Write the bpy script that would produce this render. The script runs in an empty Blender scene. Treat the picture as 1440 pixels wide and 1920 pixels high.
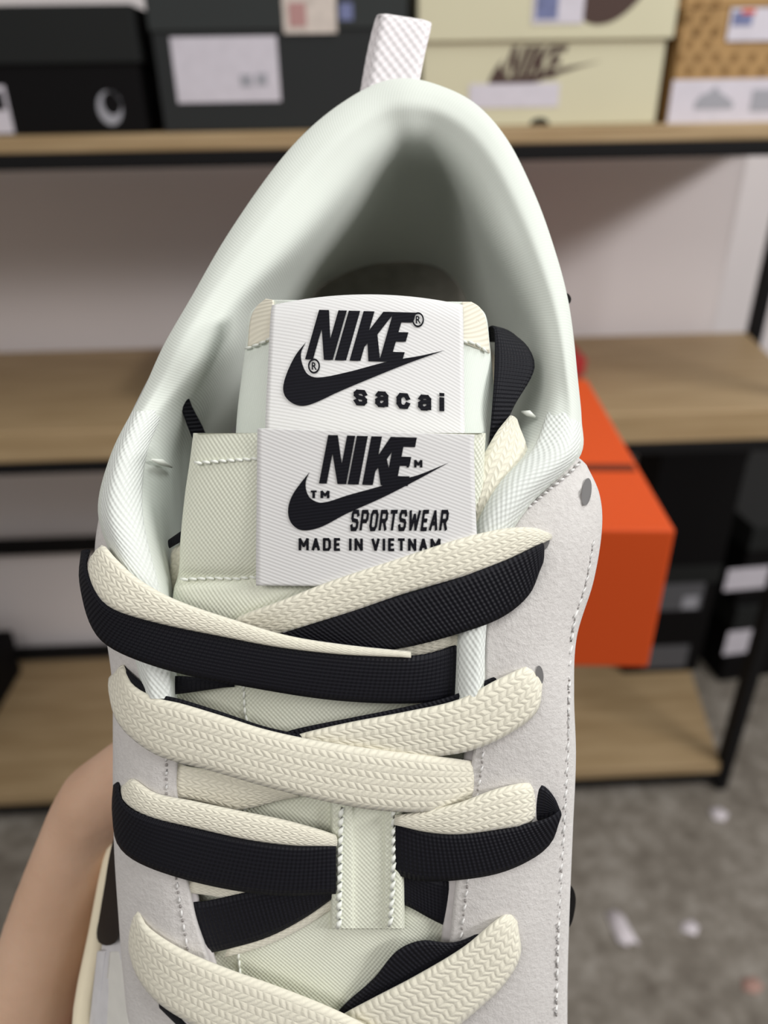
import bpy, bmesh, math, random
from math import sin, cos, pi, radians, sqrt
from mathutils import Vector, Matrix
from mathutils.geometry import tessellate_polygon
random.seed(7)
scene = bpy.context.scene
COL = scene.collection
# ------------------------------------------------------------------ camera
FPX, CAMH = 1400.0, 1.4
PITCH, ROLL, YAW = radians(29), radians(1.0), radians(2.0)
CAM = Vector((0, 0, CAMH))
_F = Vector((0, cos(PITCH), -sin(PITCH))); _U0 = Vector((0, sin(PITCH), cos(PITCH))); _R0 = Vector((1, 0, 0))
CR = _R0*cos(ROLL) - _U0*sin(ROLL); CU = _U0*cos(ROLL) + _R0*sin(ROLL); CF = _F
cd = bpy.data.cameras.new('camera'); cam = bpy.data.objects.new('camera', cd); COL.objects.link(cam)
M = Matrix.Identity(4)
for i in range(3):
    M[i][0], M[i][1], M[i][2], M[i][3] = CR[i], CU[i], -CF[i], CAM[i]
cam.matrix_world = M
cd.sensor_fit = 'VERTICAL'; cd.sensor_height = 36.0; cd.sensor_width = 27.0
cd.lens = 36.0*FPX/1920.0; cd.clip_start = 0.01; cd.clip_end = 50
cd.dof.use_dof = True; cd.dof.focus_distance = 0.150; cd.dof.aperture_fstop = cd.lens/2.5   # 2.5 mm pupil
scene.camera = cam
# ------------------------------------------------------------------ world, lamps, exposure
w = bpy.data.worlds.new('world'); scene.world = w; w.use_nodes = True
bg = w.node_tree.nodes['Background']; bg.inputs[0].default_value = (1.0, 0.97, 0.93, 1); bg.inputs[1].default_value = 0.26
def area(name, loc, target, sx, sy, power, col):
    l = bpy.data.lights.new(name, 'AREA'); l.shape = 'RECTANGLE'; l.size = sx; l.size_y = sy; l.energy = power; l.color = col
    o = bpy.data.objects.new(name, l); COL.objects.link(o); o.location = loc
    o.rotation_euler = (Vector(target)-Vector(loc)).to_track_quat('-Z', 'Y').to_euler(); return o
area('ceiling_lamp_key', (2.3, -0.55, 2.45), (0.1, 0.6, 1.1), 1.2, 0.35, 46, (1.0, 0.98, 0.97))
area('ceiling_lamp_over', (0.75, 0.35, 2.75), (0.6, 0.4, 0), 1.3, 0.5, 15, (0.96, 1.0, 0.97))
area('fill_light_left', (-0.55, -0.6, 2.15), (-0.1, 0.15, 1.3), 1.0, 0.4, 6, (1.0, 0.97, 0.94))  # added fill to brighten the thumb side, no known lamp there
vs = scene.view_settings; vs.view_transform = 'Standard'; vs.look = 'None'; vs.exposure = 0.08; vs.gamma = 1.0; vs.use_curve_mapping = False

# ------------------------------------------------------------------ materials
class NT:
    def __init__(s, name):
        s.m = bpy.data.materials.new(name); s.m.use_nodes = True; s.t = s.m.node_tree
        s.b = s.t.nodes['Principled BSDF']
    def n(s, ty, **kw):
        x = s.t.nodes.new(ty)
        for k, v in kw.items(): setattr(x, k, v)
        return x
    def l(s, a, b): s.t.links.new(a, b)
    def math(s, op, a, b=None, c=None):
        x = s.n('ShaderNodeMath', operation=op)
        for i, v in enumerate((a, b, c)):
            if v is None: continue
            if isinstance(v, (int, float)): x.inputs[i].default_value = v
            else: s.l(v, x.inputs[i])
        return x.outputs[0]
    def uv(s):
        u = s.n('ShaderNodeUVMap'); sp = s.n('ShaderNodeSeparateXYZ'); s.l(u.outputs[0], sp.inputs[0])
        return sp.outputs[0], sp.outputs[1]
    def noise(s, scale, detail=2, coord='Object', rough=.5):
        tc = s.n('ShaderNodeTexCoord'); nz = s.n('ShaderNodeTexNoise'); nz.inputs['Scale'].default_value = scale
        nz.inputs['Detail'].default_value = detail; nz.inputs['Roughness'].default_value = rough
        s.l(tc.outputs[coord], nz.inputs['Vector']); return nz.outputs[0]
    def ramp(s, v, stops):
        r = s.n('ShaderNodeValToRGB'); s.l(v, r.inputs[0]); e = r.color_ramp.elements
        while len(e) < len(stops): e.new(0.5)
        for i, (p, c) in enumerate(stops): e[i].position = p; e[i].color = (*c, 1)
        return r.outputs[0]
    def bump(s, h, strength=.5, dist=.0004):
        b = s.n('ShaderNodeBump'); b.inputs['Strength'].default_value = strength; b.inputs['Distance'].default_value = dist
        s.l(h, b.inputs['Height']); s.l(b.outputs[0], s.b.inputs['Normal'])
    def base(s, col, rough=.7, spec=.3, sheen=0):
        if isinstance(col, tuple): s.b.inputs['Base Color'].default_value = (*col, 1)
        else: s.l(col, s.b.inputs['Base Color'])
        s.b.inputs['Roughness'].default_value = rough; s.b.inputs['Specular IOR Level'].default_value = spec
        if sheen: s.b.inputs['Sheen Weight'].default_value = sheen
        return s
def plain(name, col, rough=.6, spec=.3, var=.0, scale=30):
    k = NT(name)
    if var:
        lo = tuple(c*(1-var) for c in col); hi = tuple(min(1, c*(1+var)) for c in col)
        k.base(k.ramp(k.noise(scale, 4), [(.3, lo), (.7, hi)]), rough, spec)
    else: k.base(col, rough, spec)
    return k.m
def weave(name, col, ku, kv, strength=.5, rough=.6, spec=.35, dist=.0003, sheen=0, tint=.10):
    k = NT(name); u, v = k.uv()
    h = k.math('MULTIPLY', k.math('SINE', k.math('MULTIPLY', u, 2*pi*ku)), k.math('SINE', k.math('MULTIPLY', v, 2*pi*kv)))
    hn = k.math('MULTIPLY_ADD', h, .5, .5)
    lo = tuple(c*(1-tint) for c in col); hi = tuple(min(1, c*(1+tint*.5)) for c in col)
    k.base(k.ramp(hn, [(.0, lo), (1, hi)]), rough, spec, sheen); k.bump(hn, strength, dist); return k.m
def lines(name, col, ku, kv, strength=.5, rough=.55, spec=.35, dist=.0002, tint=.10, sheen=0):
    k = NT(name); u, v = k.uv()
    h = k.math('SINE', k.math('ADD', k.math('MULTIPLY', u, 2*pi*ku), k.math('MULTIPLY', v, 2*pi*kv)))
    hn = k.math('MULTIPLY_ADD', h, .5, .5)
    lo = tuple(c*(1-tint) for c in col); hi = tuple(min(1, c*(1+tint*.5)) for c in col)
    k.base(k.ramp(hn, [(.0, lo), (1, hi)]), rough, spec, sheen); k.bump(hn, strength, dist); return k.m
def braid(name, col):
    k = NT(name); u, v = k.uv()
    t = k.math('PINGPONG', k.math('MULTIPLY', v, 9.0), 1.0)
    ph = k.math('ADD', k.math('MULTIPLY', u, 6.2), k.math('MULTIPLY_ADD', t, .62, k.math('MULTIPLY', k.noise(350, 2), .9)))
    a = k.math('MULTIPLY_ADD', k.math('SINE', k.math('MULTIPLY', ph, 2*pi)), .5, .5)
    edge = k.math('SINE', k.math('MULTIPLY', t, pi))
    h = k.math('MULTIPLY', k.math('POWER', a, .6), k.math('POWER', k.math('MAXIMUM', edge, .02), .35))
    h2 = k.math('MULTIPLY_ADD', k.noise(2500, 2), .35, h)
    lo = tuple(c*.90 for c in col)
    k.base(k.ramp(h2, [(.1, lo), (.95, col)]), .85, .25, .3); k.bump(h2, .45, .0004); return k.m
def ribbed(name, col):
    k = NT(name); u, v = k.uv()
    a = k.math('MULTIPLY_ADD', k.math('SINE', k.math('MULTIPLY', u, 2*pi*11)), .5, .5)
    b = k.math('MULTIPLY_ADD', k.math('SINE', k.math('MULTIPLY', v, 2*pi*13)), .5, .5)
    h = k.math('MULTIPLY_ADD', b, .35, a)
    k.base(col, .55, .18); k.bump(h, .6, .00035); return k.m
def suede_mat():
    k = NT('suede'); n1 = k.noise(900, 4, rough=.7); n2 = k.noise(60, 3)
    mix = k.math('MULTIPLY_ADD', n2, .5, k.math('MULTIPLY', n1, .6))
    k.base(k.ramp(mix, [(.35, (.56, .535, .52)), (.75, (.69, .665, .65))]), .95, .15, .35); k.bump(n1, .55, .0006); return k.m
MAT = dict(
    suede=suede_mat(), suede_edge=plain('suede_edge', (.60, .57, .57), .9, .1, .06, 400),
    lining=lines('lining_knit', (.68, .715, .665), 15, 5, .22, .85, .1, .0001, .03, .1),
    insole=plain('insole_cloth', (.26, .245, .215), .9, .1, .1, 200),
    tongue=weave('tongue_nylon', (.76, .78, .66), 9.5, 10.5, .55, .42, .4, .00025, 0, .045),
    tongue_rear=lines('rear_tongue_knit', (.76, .81, .75), 3, 18, .3, .7, .2, .00015, .04),
    binding=lines('cream_binding', (.80, .76, .64), 10, 3, .4, .7, .25, .0002, .05),
    label=lines('satin_label', (.74, .735, .735), -5.0, 14.5, .3, .45, .3, .00012, .05),
    thread=lines('black_thread', (.008, .008, .012), 2, 16, .3, .7, .12, .0001, .3),
    cream=braid('cream_braid', (.80, .765, .64)), black=ribbed('black_ribbon', (.007, .007, .011)),
    web=weave('white_webbing', (.80, .76, .78), 3.6, 5, .8, .6, .3, .0004, 0, .12),
    stitch=plain('stitch_thread', (.72, .71, .70), .5, .4), stitch_dark=plain('stitch_shadow', (.30, .28, .27), .9, .1),
    wstitch=plain('pale_stitch', (.84, .86, .80), .4, .5),
    quarter=plain('quarter_leather', (.66, .65, .67), .6, .3, .05, 300), quarter_light=plain('quarter_light', (.74, .73, .69), .6, .3, .03, 300),
    midsole=plain('midsole_foam', (.86, .77, .58), .6, .3, .03, 100), outsole=plain('outsole_rubber', (.75, .72, .66), .7, .3),
    hole=plain('eyelet_shade_grey', (.17, .165, .165), .9, .1), swoosh=plain('black_leather', (.010, .009, .009), .6, .15, .2, 200),
)
def skin_mat():
    k = NT('skin'); n = k.noise(26, 4); n2 = k.noise(600, 3)
    k.base(k.ramp(n, [(.32, (.60, .38, .26)), (.55, (.68, .45, .32)), (.78, (.69, .40, .32))]), .55, .35)
    k.b.inputs['Subsurface Weight'].default_value = .15; k.b.inputs['Subsurface Radius'].default_value = (.006, .002, .001)
    k.b.inputs['Subsurface Scale'].default_value = .5
    k.bump(n2, .25, .0006); return k.m
MAT['skin'] = skin_mat()
def wood_mat():
    k = NT('shelf_wood'); tc = k.n('ShaderNodeTexCoord'); mp = k.n('ShaderNodeMapping'); mp.inputs['Scale'].default_value = (1.2, 14, 14)
    k.l(tc.outputs['Object'], mp.inputs[0]); nz = k.n('ShaderNodeTexNoise'); nz.inputs['Scale'].default_value = 4; nz.inputs['Detail'].default_value = 5
    k.l(mp.outputs[0], nz.inputs['Vector'])
    k.base(k.ramp(nz.outputs[0], [(.3, (.33, .225, .115)), (.7, (.45, .325, .185))]), .55, .3); return k.m
MAT['wood'] = wood_mat()
def floor_mat():
    k = NT('terrazzo_floor'); n1 = k.noise(28, 5, rough=.65); n2 = k.noise(6, 2)
    mix = k.math('MULTIPLY_ADD', n2, .35, k.math('MULTIPLY', n1, .7))
    k.base(k.ramp(mix, [(.34, (.125, .105, .085)), (.52, (.215, .19, .16)), (.68, (.33, .30, .265))]), .6, .3); return k.m
MAT['floor'] = floor_mat()
MAT['wall'] = plain('wall_paint', (.82, .765, .77), .85, .2, .02, 3)
MAT['wall_shaded'] = plain('wall_paint_shaded', (.55, .47, .42), .85, .2, .02, 3)  # beige puts the shadow on the recess wall into its colour
MAT['steel'] = plain('black_steel', (.009, .0085, .009), .6, .12)
MAT['orange'] = plain('orange_card', (.66, .078, .010), .55, .3)
MAT['red'] = plain('red_card', (.42, .03, .03), .55, .3)
MAT['kraft'] = plain('kraft_card', (.40, .245, .105), .75, .2, .12, 45)
MAT['kraft_dark'] = plain('kraft_print', (.24, .135, .05), .75, .2)
MAT['creambox'] = plain('cream_card', (.62, .585, .42), .7, .2, .02, 10)
MAT['brown'] = plain('brown_print', (.075, .045, .038), .6, .2)
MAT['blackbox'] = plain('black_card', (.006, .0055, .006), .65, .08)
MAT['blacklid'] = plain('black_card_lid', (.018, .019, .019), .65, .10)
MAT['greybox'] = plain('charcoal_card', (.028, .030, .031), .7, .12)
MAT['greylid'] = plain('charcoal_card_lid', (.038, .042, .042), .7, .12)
MAT['sticker'] = plain('white_sticker', (.62, .585, .65), .6, .3, .04, 60)
MAT['sticker_tan'] = plain('tan_sticker', (.60, .53, .48), .6, .3, .1, 80)
MAT['sticker_blue'] = plain('blue_print', (.16, .18, .33), .6, .3, .2, 80)
MAT['ink'] = plain('grey_ink', (.10, .10, .11), .7, .2)
MAT['palegrey'] = plain('pale_grey_print', (.34, .34, .38), .6, .3)
MAT['pinkprint'] = plain('pink_print', (.45, .25, .24), .6, .3)
MAT['paper'] = plain('paper_scrap', (.72, .66, .70), .8, .2, .08, 60)
MAT['paperpink'] = plain('paper_scrap_pink', (.42, .26, .22), .8, .2, .08, 60)
MAT['stoolwood'] = plain('stool_wood', (.30, .19, .09), .6, .3, .15, 30)

# ------------------------------------------------------------------ helpers
def S(px, py, d):
    """point of the photograph at depth d (cm along the view axis) -> world metres"""
    d = d/100.0
    return CAM + CF*d + CR*((px-720)/FPX*d) + CU*((960-py)/FPX*d)
def V(x, y, d):            # camera-space centimetres -> world
    return CAM + CF*(d/100) + CR*(x/100) + CU*(y/100)
RX = Vector((cos(YAW), sin(YAW), 0)); RY = Vector((-sin(YAW), cos(YAW), 0))
def RK(x, y, z): return RX*x + RY*y + Vector((0, 0, z))      # rack frame -> world
def Q(px, py, D):                                            # point seen at px,py on the rack-parallel plane y=D -> (x,z)
    r = CF + CR*((px-720)/FPX) + CU*((960-py)/FPX); t = D/r.dot(RY); P = CAM + r*t
    return P.dot(RX), P.z
def empty(name, loc, rz=0):
    o = bpy.data.objects.new(name, None); COL.objects.link(o); o.location = loc; o.rotation_euler = (0, 0, rz); o.empty_display_size = .02
    return o
def tag(o, label=None, cat=None, group=None, kind=None):
    for k, v in (('label', label), ('category', cat), ('group', group), ('kind', kind)):
        if v: o[k] = v
    return o
bpy.context.view_layer.update()
def world_of(o):
    m = Matrix.LocRotScale(o.location, o.rotation_euler, o.scale)
    return world_of(o.parent) @ m if o.parent else m
def mk(name, verts, faces, mat, parent=None, uvs=None, smooth=True, loc=None):
    """verts are WORLD positions"""
    inv = world_of(parent).inverted() if parent else (Matrix.Translation(-Vector(loc)) if loc is not None else Matrix.Identity(4))
    me = bpy.data.meshes.new(name); me.from_pydata([tuple(inv @ Vector(v)) for v in verts], [], faces); me.update()
    me.materials.append(mat)
    if uvs:
        ul = me.uv_layers.new(name='UVMap')
        for lp in me.loops: ul.data[lp.index].uv = uvs[lp.vertex_index]
    if smooth:
        for p in me.polygons: p.use_smooth = True
    o = bpy.data.objects.new(name, me); COL.objects.link(o)
    if parent: o.parent = parent
    elif loc is not None: o.location = loc
    return o
def cr(pts, n):
    """Catmull-Rom resample of Vectors by chord length"""
    pts = [Vector(p) for p in pts]
    if len(pts) == 2: return [pts[0].lerp(pts[1], i/(n-1)) for i in range(n)]
    L = [0]
    for a, b in zip(pts, pts[1:]): L.append(L[-1]+max((b-a).length, 1e-6))
    out = []; k = 0
    for i in range(n):
        s = L[-1]*i/(n-1)
        while k < len(pts)-2 and s > L[k+1]: k += 1
        p1, p2 = pts[k], pts[k+1]; h = L[k+1]-L[k]; t = (s-L[k])/h
        m1 = (pts[k+1]-pts[k-1])/(L[k+1]-L[k-1])*h if k > 0 else (p2-p1)
        m2 = (pts[k+2]-pts[k])/(L[k+2]-L[k])*h if k+2 < len(pts) else (p2-p1)
        t2, t3 = t*t, t*t*t
        out.append(p1*(2*t3-3*t2+1)+m1*(t3-2*t2+t)+p2*(-2*t3+3*t2)+m2*(t3-t2))
    return out
def cr_idx(pts, ts):
    """Catmull-Rom at index parameters"""
    out = []; n = len(pts)
    for t in ts:
        k = min(int(t), n-2); f = t-k
        p0 = pts[max(k-1, 0)]; p1 = pts[k]; p2 = pts[k+1]; p3 = pts[min(k+2, n-1)]
        out.append(.5*((2*p1)+(p2-p0)*f+(2*p0-5*p1+4*p2-p3)*f*f+(3*p1-p0-3*p2+p3)*f**3))
    return out
def grid(name, stations, nu, nv, mat, parent, thick=0, flip=False, uvswap=False, post=None, loc=None):
    """stations: list over u of lists over v of world Vectors; smooth surface with UV in cm"""
    m = len(stations); k = len(stations[0])
    us = [i*(m-1)/(nu-1) for i in range(nu)]; vsamp = [j*(k-1)/(nv-1) for j in range(nv)]
    cols = [cr_idx([st[j] for st in stations], us) for j in range(k)]
    P = [cr_idx([cols[j][i] for j in range(k)], vsamp) for i in range(nu)]
    if post: P = [[post(P[i][j], i/(nu-1), j/(nv-1)) for j in range(nv)] for i in range(nu)]
    uv = {}; cu = 0
    for i in range(nu):
        if i: cu += (P[i][nv//2]-P[i-1][nv//2]).length*100
        cv = 0
        for j in range(nv):
            if j: cv += (P[i][j]-P[i][j-1]).length*100
            uv[i*nv+j] = (cv, cu) if uvswap else (cu, cv)
    verts = [p for row in P for p in row]
    faces = []
    for i in range(nu-1):
        for j in range(nv-1):
            f = (i*nv+j, i*nv+j+1, (i+1)*nv+j+1, (i+1)*nv+j)
            faces.append(f[::-1] if flip else f)
    o = mk(name, verts, faces, mat, parent, uv, loc=loc)
    if thick:
        s = o.modifiers.new('thickness', 'SOLIDIFY'); s.thickness = thick/100; s.offset = -1
    o['_n'] = 0; del o['_n']
    return o, P
class MB:
    def __init__(s): s.v = []; s.f = []; s.uv = []
    def add(s, v, f, uv=None):
        b = len(s.v); s.v += v; s.f += [tuple(i+b for i in q) for q in f]; s.uv += uv or [(0, 0)]*len(v)
    def build(s, name, mat, parent=None, smooth=True, loc=None):
        return mk(name, s.v, s.f, mat, parent, dict(enumerate(s.uv)), smooth, loc)
def ribbon(mb, A, B, th=.13, n=0, nv=9, bulge=.5):
    """flat braided lace between two edge curves A (upper) and B (lower), world Vectors; th in cm"""
    la = sum((a-b).length for a, b in zip(A, A[1:]))
    n = n or max(10, int(la*100*7))
    A = cr(A, n); B = cr(B, n); t = th/100/2
    ring = 2*nv; verts = []; uvs = []; faces = []; u = 0
    C = [(a+b)*.5 for a, b in zip(A, B)]
    pn = None
    for i in range(n):
        T = C[min(i+1, n-1)]-C[max(i-1, 0)]; Wd = B[i]-A[i]
        N = T.cross(Wd); N = N.normalized() if N.length > 1e-12 else pn
        if pn is None:
            if N.dot(CF) > 0: N = -N
        elif N.dot(pn) < 0: N = -N
        pn = N
        if i: u += (C[i]-C[i-1]).length*100
        for j in range(nv):
            q = j/(nv-1); h = t*(1-bulge+bulge*4*q*(1-q))*min(1, (min(q, 1-q)*14+.25))
            verts.append(A[i]+Wd*q+N*h); uvs.append((u, q))
        for j in range(nv-1, -1, -1):
            q = j/(nv-1); h = t*min(1, (min(q, 1-q)*14+.25))
            verts.append(A[i]+Wd*q-N*h); uvs.append((u, q))
    for i in range(n-1):
        for j in range(ring):
            a = i*ring+j; b = i*ring+(j+1) % ring
            faces.append((a, b, b+ring, a+ring))
    faces.append(tuple(range(ring))[::-1]); faces.append(tuple(range((n-1)*ring, n*ring)))
    mb.add(verts, faces, uvs)
def tube(mb, pts, r, n=8, res=None):
    pts = cr(pts, res) if res else [Vector(p) for p in pts]
    m = len(pts); verts = []; faces = []; uvs = []
    ref = Vector((.3, .5, .8)).normalized(); u = 0
    for i, p in enumerate(pts):
        T = (pts[min(i+1, m-1)]-pts[max(i-1, 0)]).normalized(); X = T.cross(ref).normalized(); Y = T.cross(X)
        if i: u += (p-pts[i-1]).length*100
        rr = r[i] if isinstance(r, list) else r
        for k in range(n):
            a = 2*pi*k/n; verts.append(p+X*cos(a)*rr+Y*sin(a)*rr); uvs.append((u, k/n))
    for i in range(m-1):
        for k in range(n):
            faces.append((i*n+k, i*n+(k+1) % n, (i+1)*n+(k+1) % n, (i+1)*n+k))
    faces.append(tuple(range(n))[::-1]); faces.append(tuple(range((m-1)*n, m*n)))
    mb.add(verts, faces, uvs)
def boxv(c0, c1, fr=lambda x, y, z: Vector((x, y, z)), taper=0):
    x0, y0, z0 = c0; x1, y1, z1 = c1
    v = [fr(x, y, z) for z in (z0, z1) for (x, y) in ((x0, y0), (x1, y0), (x1, y1), (x0, y1))]
    return v, [(3, 2, 1, 0), (4, 5, 6, 7), (0, 1, 5, 4), (1, 2, 6, 5), (2, 3, 7, 6), (3, 0, 4, 7)]
def bev(o, wdt, seg=2):
    b = o.modifiers.new('bevel', 'BEVEL'); b.width = wdt; b.segments = seg; b.limit_method = 'ANGLE'
    return o
# 2-D lettering ----------------------------------------------------------
LET = {
 'N': [(0, 0), (0, 1), (.20, 1), (.39, .42), (.39, 1), (.56, 1), (.56, 0), (.38, 0), (.16, .62), (.16, 0)],
 'I': [(0, 0), (0, 1), (.23, 1), (.23, 0)],
 'K': [(0, 0), (0, 1), (.22, 1), (.22, .62), (.40, 1), (.63, 1), (.41, .54), (.62, 0), (.38, 0), (.26, .36), (.22, .28), (.22, 0)],
 'E': [(0, 0), (0, 1), (.46, 1), (.46, .80), (.22, .80), (.22, .60), (.42, .60), (.42, .41), (.22, .41), (.22, .2), (.46, .2), (.46, 0)]}
def tess(poly, maxe=None):
    tri = tessellate_polygon([[Vector((x, y, 0)) for x, y in poly]])
    return [tuple(t) for t in tri]
def spoly(pts, n=60):
    """smooth closed outline; points flagged (x,y,1) are sharp corners"""
    idx = [i for i, p in enumerate(pts) if len(p) > 2]
    pts2 = pts[idx[0]:]+pts[:idx[0]]; idx = [i for i, p in enumerate(pts2) if len(p) > 2]+[len(pts2)]
    pts2 = pts2+[pts2[0]]; out = []
    for a, b in zip(idx, idx[1:]):
        seg = [Vector((p[0], p[1], 0)) for p in pts2[a:b+1]]
        m = max(2, (len(seg)-1)*6+1)
        out += [(q.x, q.y) for q in cr(seg, m)[:-1]]
    return out
_fc = {}
def text2d(body, bold=.012, shear=0, space=1.0):
    """outline font text -> (points in 0..1 x 0..1 box, triangles)"""
    cu = bpy.data.curves.new('txt', 'FONT'); cu.body = body; cu.size = 1; cu.offset = bold; cu.shear = shear; cu.space_character = space; cu.resolution_u = 3
    o = bpy.data.objects.new('txt', cu); COL.objects.link(o); bpy.context.view_layer.update()
    ev = o.evaluated_get(bpy.context.evaluated_depsgraph_get()); me = ev.to_mesh()
    pts = [(v.co.x, v.co.y) for v in me.vertices]; fs = [tuple(p.vertices) for p in me.polygons]
    ev.to_mesh_clear(); bpy.data.objects.remove(o); bpy.data.curves.remove(cu)
    x0 = min(p[0] for p in pts); x1 = max(p[0] for p in pts); y0 = min(p[1] for p in pts); y1 = max(p[1] for p in pts)
    return [((x-x0)/(x1-x0), (y-y0)/(y1-y0)) for x, y in pts], fs

STK = {
 'S': (.62, [[(1, .80), (.85, 1), (.15, 1), (0, .85), (0, .65), (.15, .53), (.85, .47), (1, .35), (1, .15), (.85, 0), (.15, 0), (0, .20)]]),
 'P': (.60, [[(0, 0), (0, 1), (.82, 1), (1, .86), (1, .60), (.82, .46), (0, .46)]]),
 'O': (.62, [[(.2, 0), (0, .2), (0, .8), (.2, 1), (.8, 1), (1, .8), (1, .2), (.8, 0), (.2, 0)]]),
 'R': (.62, [[(0, 0), (0, 1), (.82, 1), (1, .86), (1, .62), (.82, .48), (0, .48)], [(.55, .48), (1, 0)]]),
 'T': (.60, [[(0, 1), (1, 1)], [(.5, 1), (.5, 0)]]),
 'W': (.90, [[(0, 1), (.22, 0), (.5, .8), (.78, 0), (1, 1)]]),
 'E': (.52, [[(1, 1), (0, 1), (0, 0), (1, 0)], [(0, .5), (.85, .5)]]),
 'A': (.66, [[(0, 0), (.5, 1), (1, 0)], [(.2, .33), (.8, .33)]]),
 'M': (.80, [[(0, 0), (0, 1), (.5, .35), (1, 1), (1, 0)]]),
 'D': (.64, [[(0, 0), (0, 1), (.75, 1), (1, .78), (1, .22), (.75, 0), (0, 0)]]),
 'I': (.12, [[(.5, 0), (.5, 1)]]),
 'N': (.66, [[(0, 0), (0, 1), (1, 0), (1, 1)]]),
 'V': (.66, [[(0, 1), (.5, 0), (1, 1)]]),
 's': (.72, [[(1, .78), (.82, 1), (.2, 1), (.02, .85), (.02, .68), (.2, .55), (.8, .47), (.98, .34), (.98, .15), (.8, 0), (.2, 0), (0, .22)]]),
 'a': (.74, [[(.06, .80), (.24, 1), (.74, 1), (.94, .82), (.94, 0)], [(.94, .58), (.28, .56), (.04, .40), (.04, .16), (.24, 0), (.62, 0), (.94, .22)]]),
 'c': (.72, [[(1, .72), (.80, 1), (.24, 1), (0, .74), (0, .26), (.24, 0), (.80, 0), (1, .28)]]),
 'i': (.12, [[(.5, 0), (.5, .94)], [(.5, 1.28), (.5, 1.32)]])}
def stroke_polys(body, t=.2, gap=.2, shear=0):
    """bold lettering from thick strokes; unit height, returns polygons and total width"""
    x = 0; out = []
    for ch in body:
        if ch == ' ': x += .45; continue
        wd, lines_ = STK[ch]; wd = max(wd, t)
        f = lambda p: (x+t/2+p[0]*(wd-t) if wd > t else x+t/2, t/2+p[1]*(1-t))
        for ln in lines_:
            P = [f(p) for p in ln]
            for a, b in zip(P, P[1:]):
                d = Vector((b[0]-a[0], b[1]-a[1])); d = d.normalized() if d.length > 1e-6 else Vector((0, 1)); n = Vector((-d.y, d.x))*t/2; e = d*t*.34
                q = [(a[0]-e.x+n.x, a[1]-e.y+n.y), (b[0]+e.x+n.x, b[1]+e.y+n.y), (b[0]+e.x-n.x, b[1]+e.y-n.y), (a[0]-e.x-n.x, a[1]-e.y-n.y)]
                out.append([(u+shear*v, v) for u, v in q])
        x += wd+gap
    return out, x-gap
# ================================================================== SETTING
def rbox(name, c0, c1, mat, parent=None, kind=None):
    v, f = boxv(c0, c1, RK)
    o = mk(name, v, f, mat, parent, smooth=False, loc=None if parent else RK((c0[0]+c1[0])/2, (c0[1]+c1[1])/2, c0[2]))
    if kind: o['kind'] = kind
    return o
rbox('floor', (-3, -2.2, -.05), (3.2, 2.4, 0), MAT['floor'], kind='structure')
rbox('wall_back', (-3, 1.665, 0), (.82, 1.765, 2.9), MAT['wall'], kind='structure')
rbox('wall_recess', (.77, 1.765, 0), (.82, 2.2, 2.9), MAT['wall_shaded'], kind='structure')
rbox('wall_right', (.77, 2.2, 0), (3.2, 2.3, 2.9), MAT['wall'], kind='structure')

# shelf rack -------------------------------------------------------------
rack = empty('shelf_rack', RK(0, 1.38, 0), YAW)
tag(rack, 'black steel shelf rack with brown wooden boards standing against the pale wall', 'shelf')
XL, XR, YF, YB = -1.25, .79, 1.16, 1.62
XRB = .875                                   # the rack's right end runs back at an angle
def board(z0, z1, y0=YF, y1=YB):
    v = [RK(x, y, z) for z in (z0, z1) for x, y in ((XL, y0), (XR, y0), (XRB, y1), (XL, y1))]
    bev(mk('board', v, boxv((0, 0, 0), (1, 1, 1))[1], MAT['wood'], rack, smooth=False), .003)
board(1.340, 1.362); board(.874, .930); board(.050, .078)
for (z0, z1) in ((1.319, 1.340), (.852, .874), (.025, .050)):
    for (y0, y1) in ((YF, YF+.025), (YB-.025, YB)):
        bev(rbox('beam', (XL, y0, z0), (XR if y0 < 1.3 else XRB, y1, z1), MAT['steel'], rack), .002)
for z0, z1 in ((.412, .452), (.080, .112)):
    bev(rbox('back_rail', (XL, YB, z0), (XRB, YB+.02, z1), MAT['steel'], rack), .002)
for x, y in ((XL, YF), (XL, YB-.02), (XR, YF), (XRB, YB-.02)):
    bev(rbox('post', (x, y-.005, 0), (x+.026, y+.025, 1.95), MAT['steel'], rack), .002)

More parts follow.
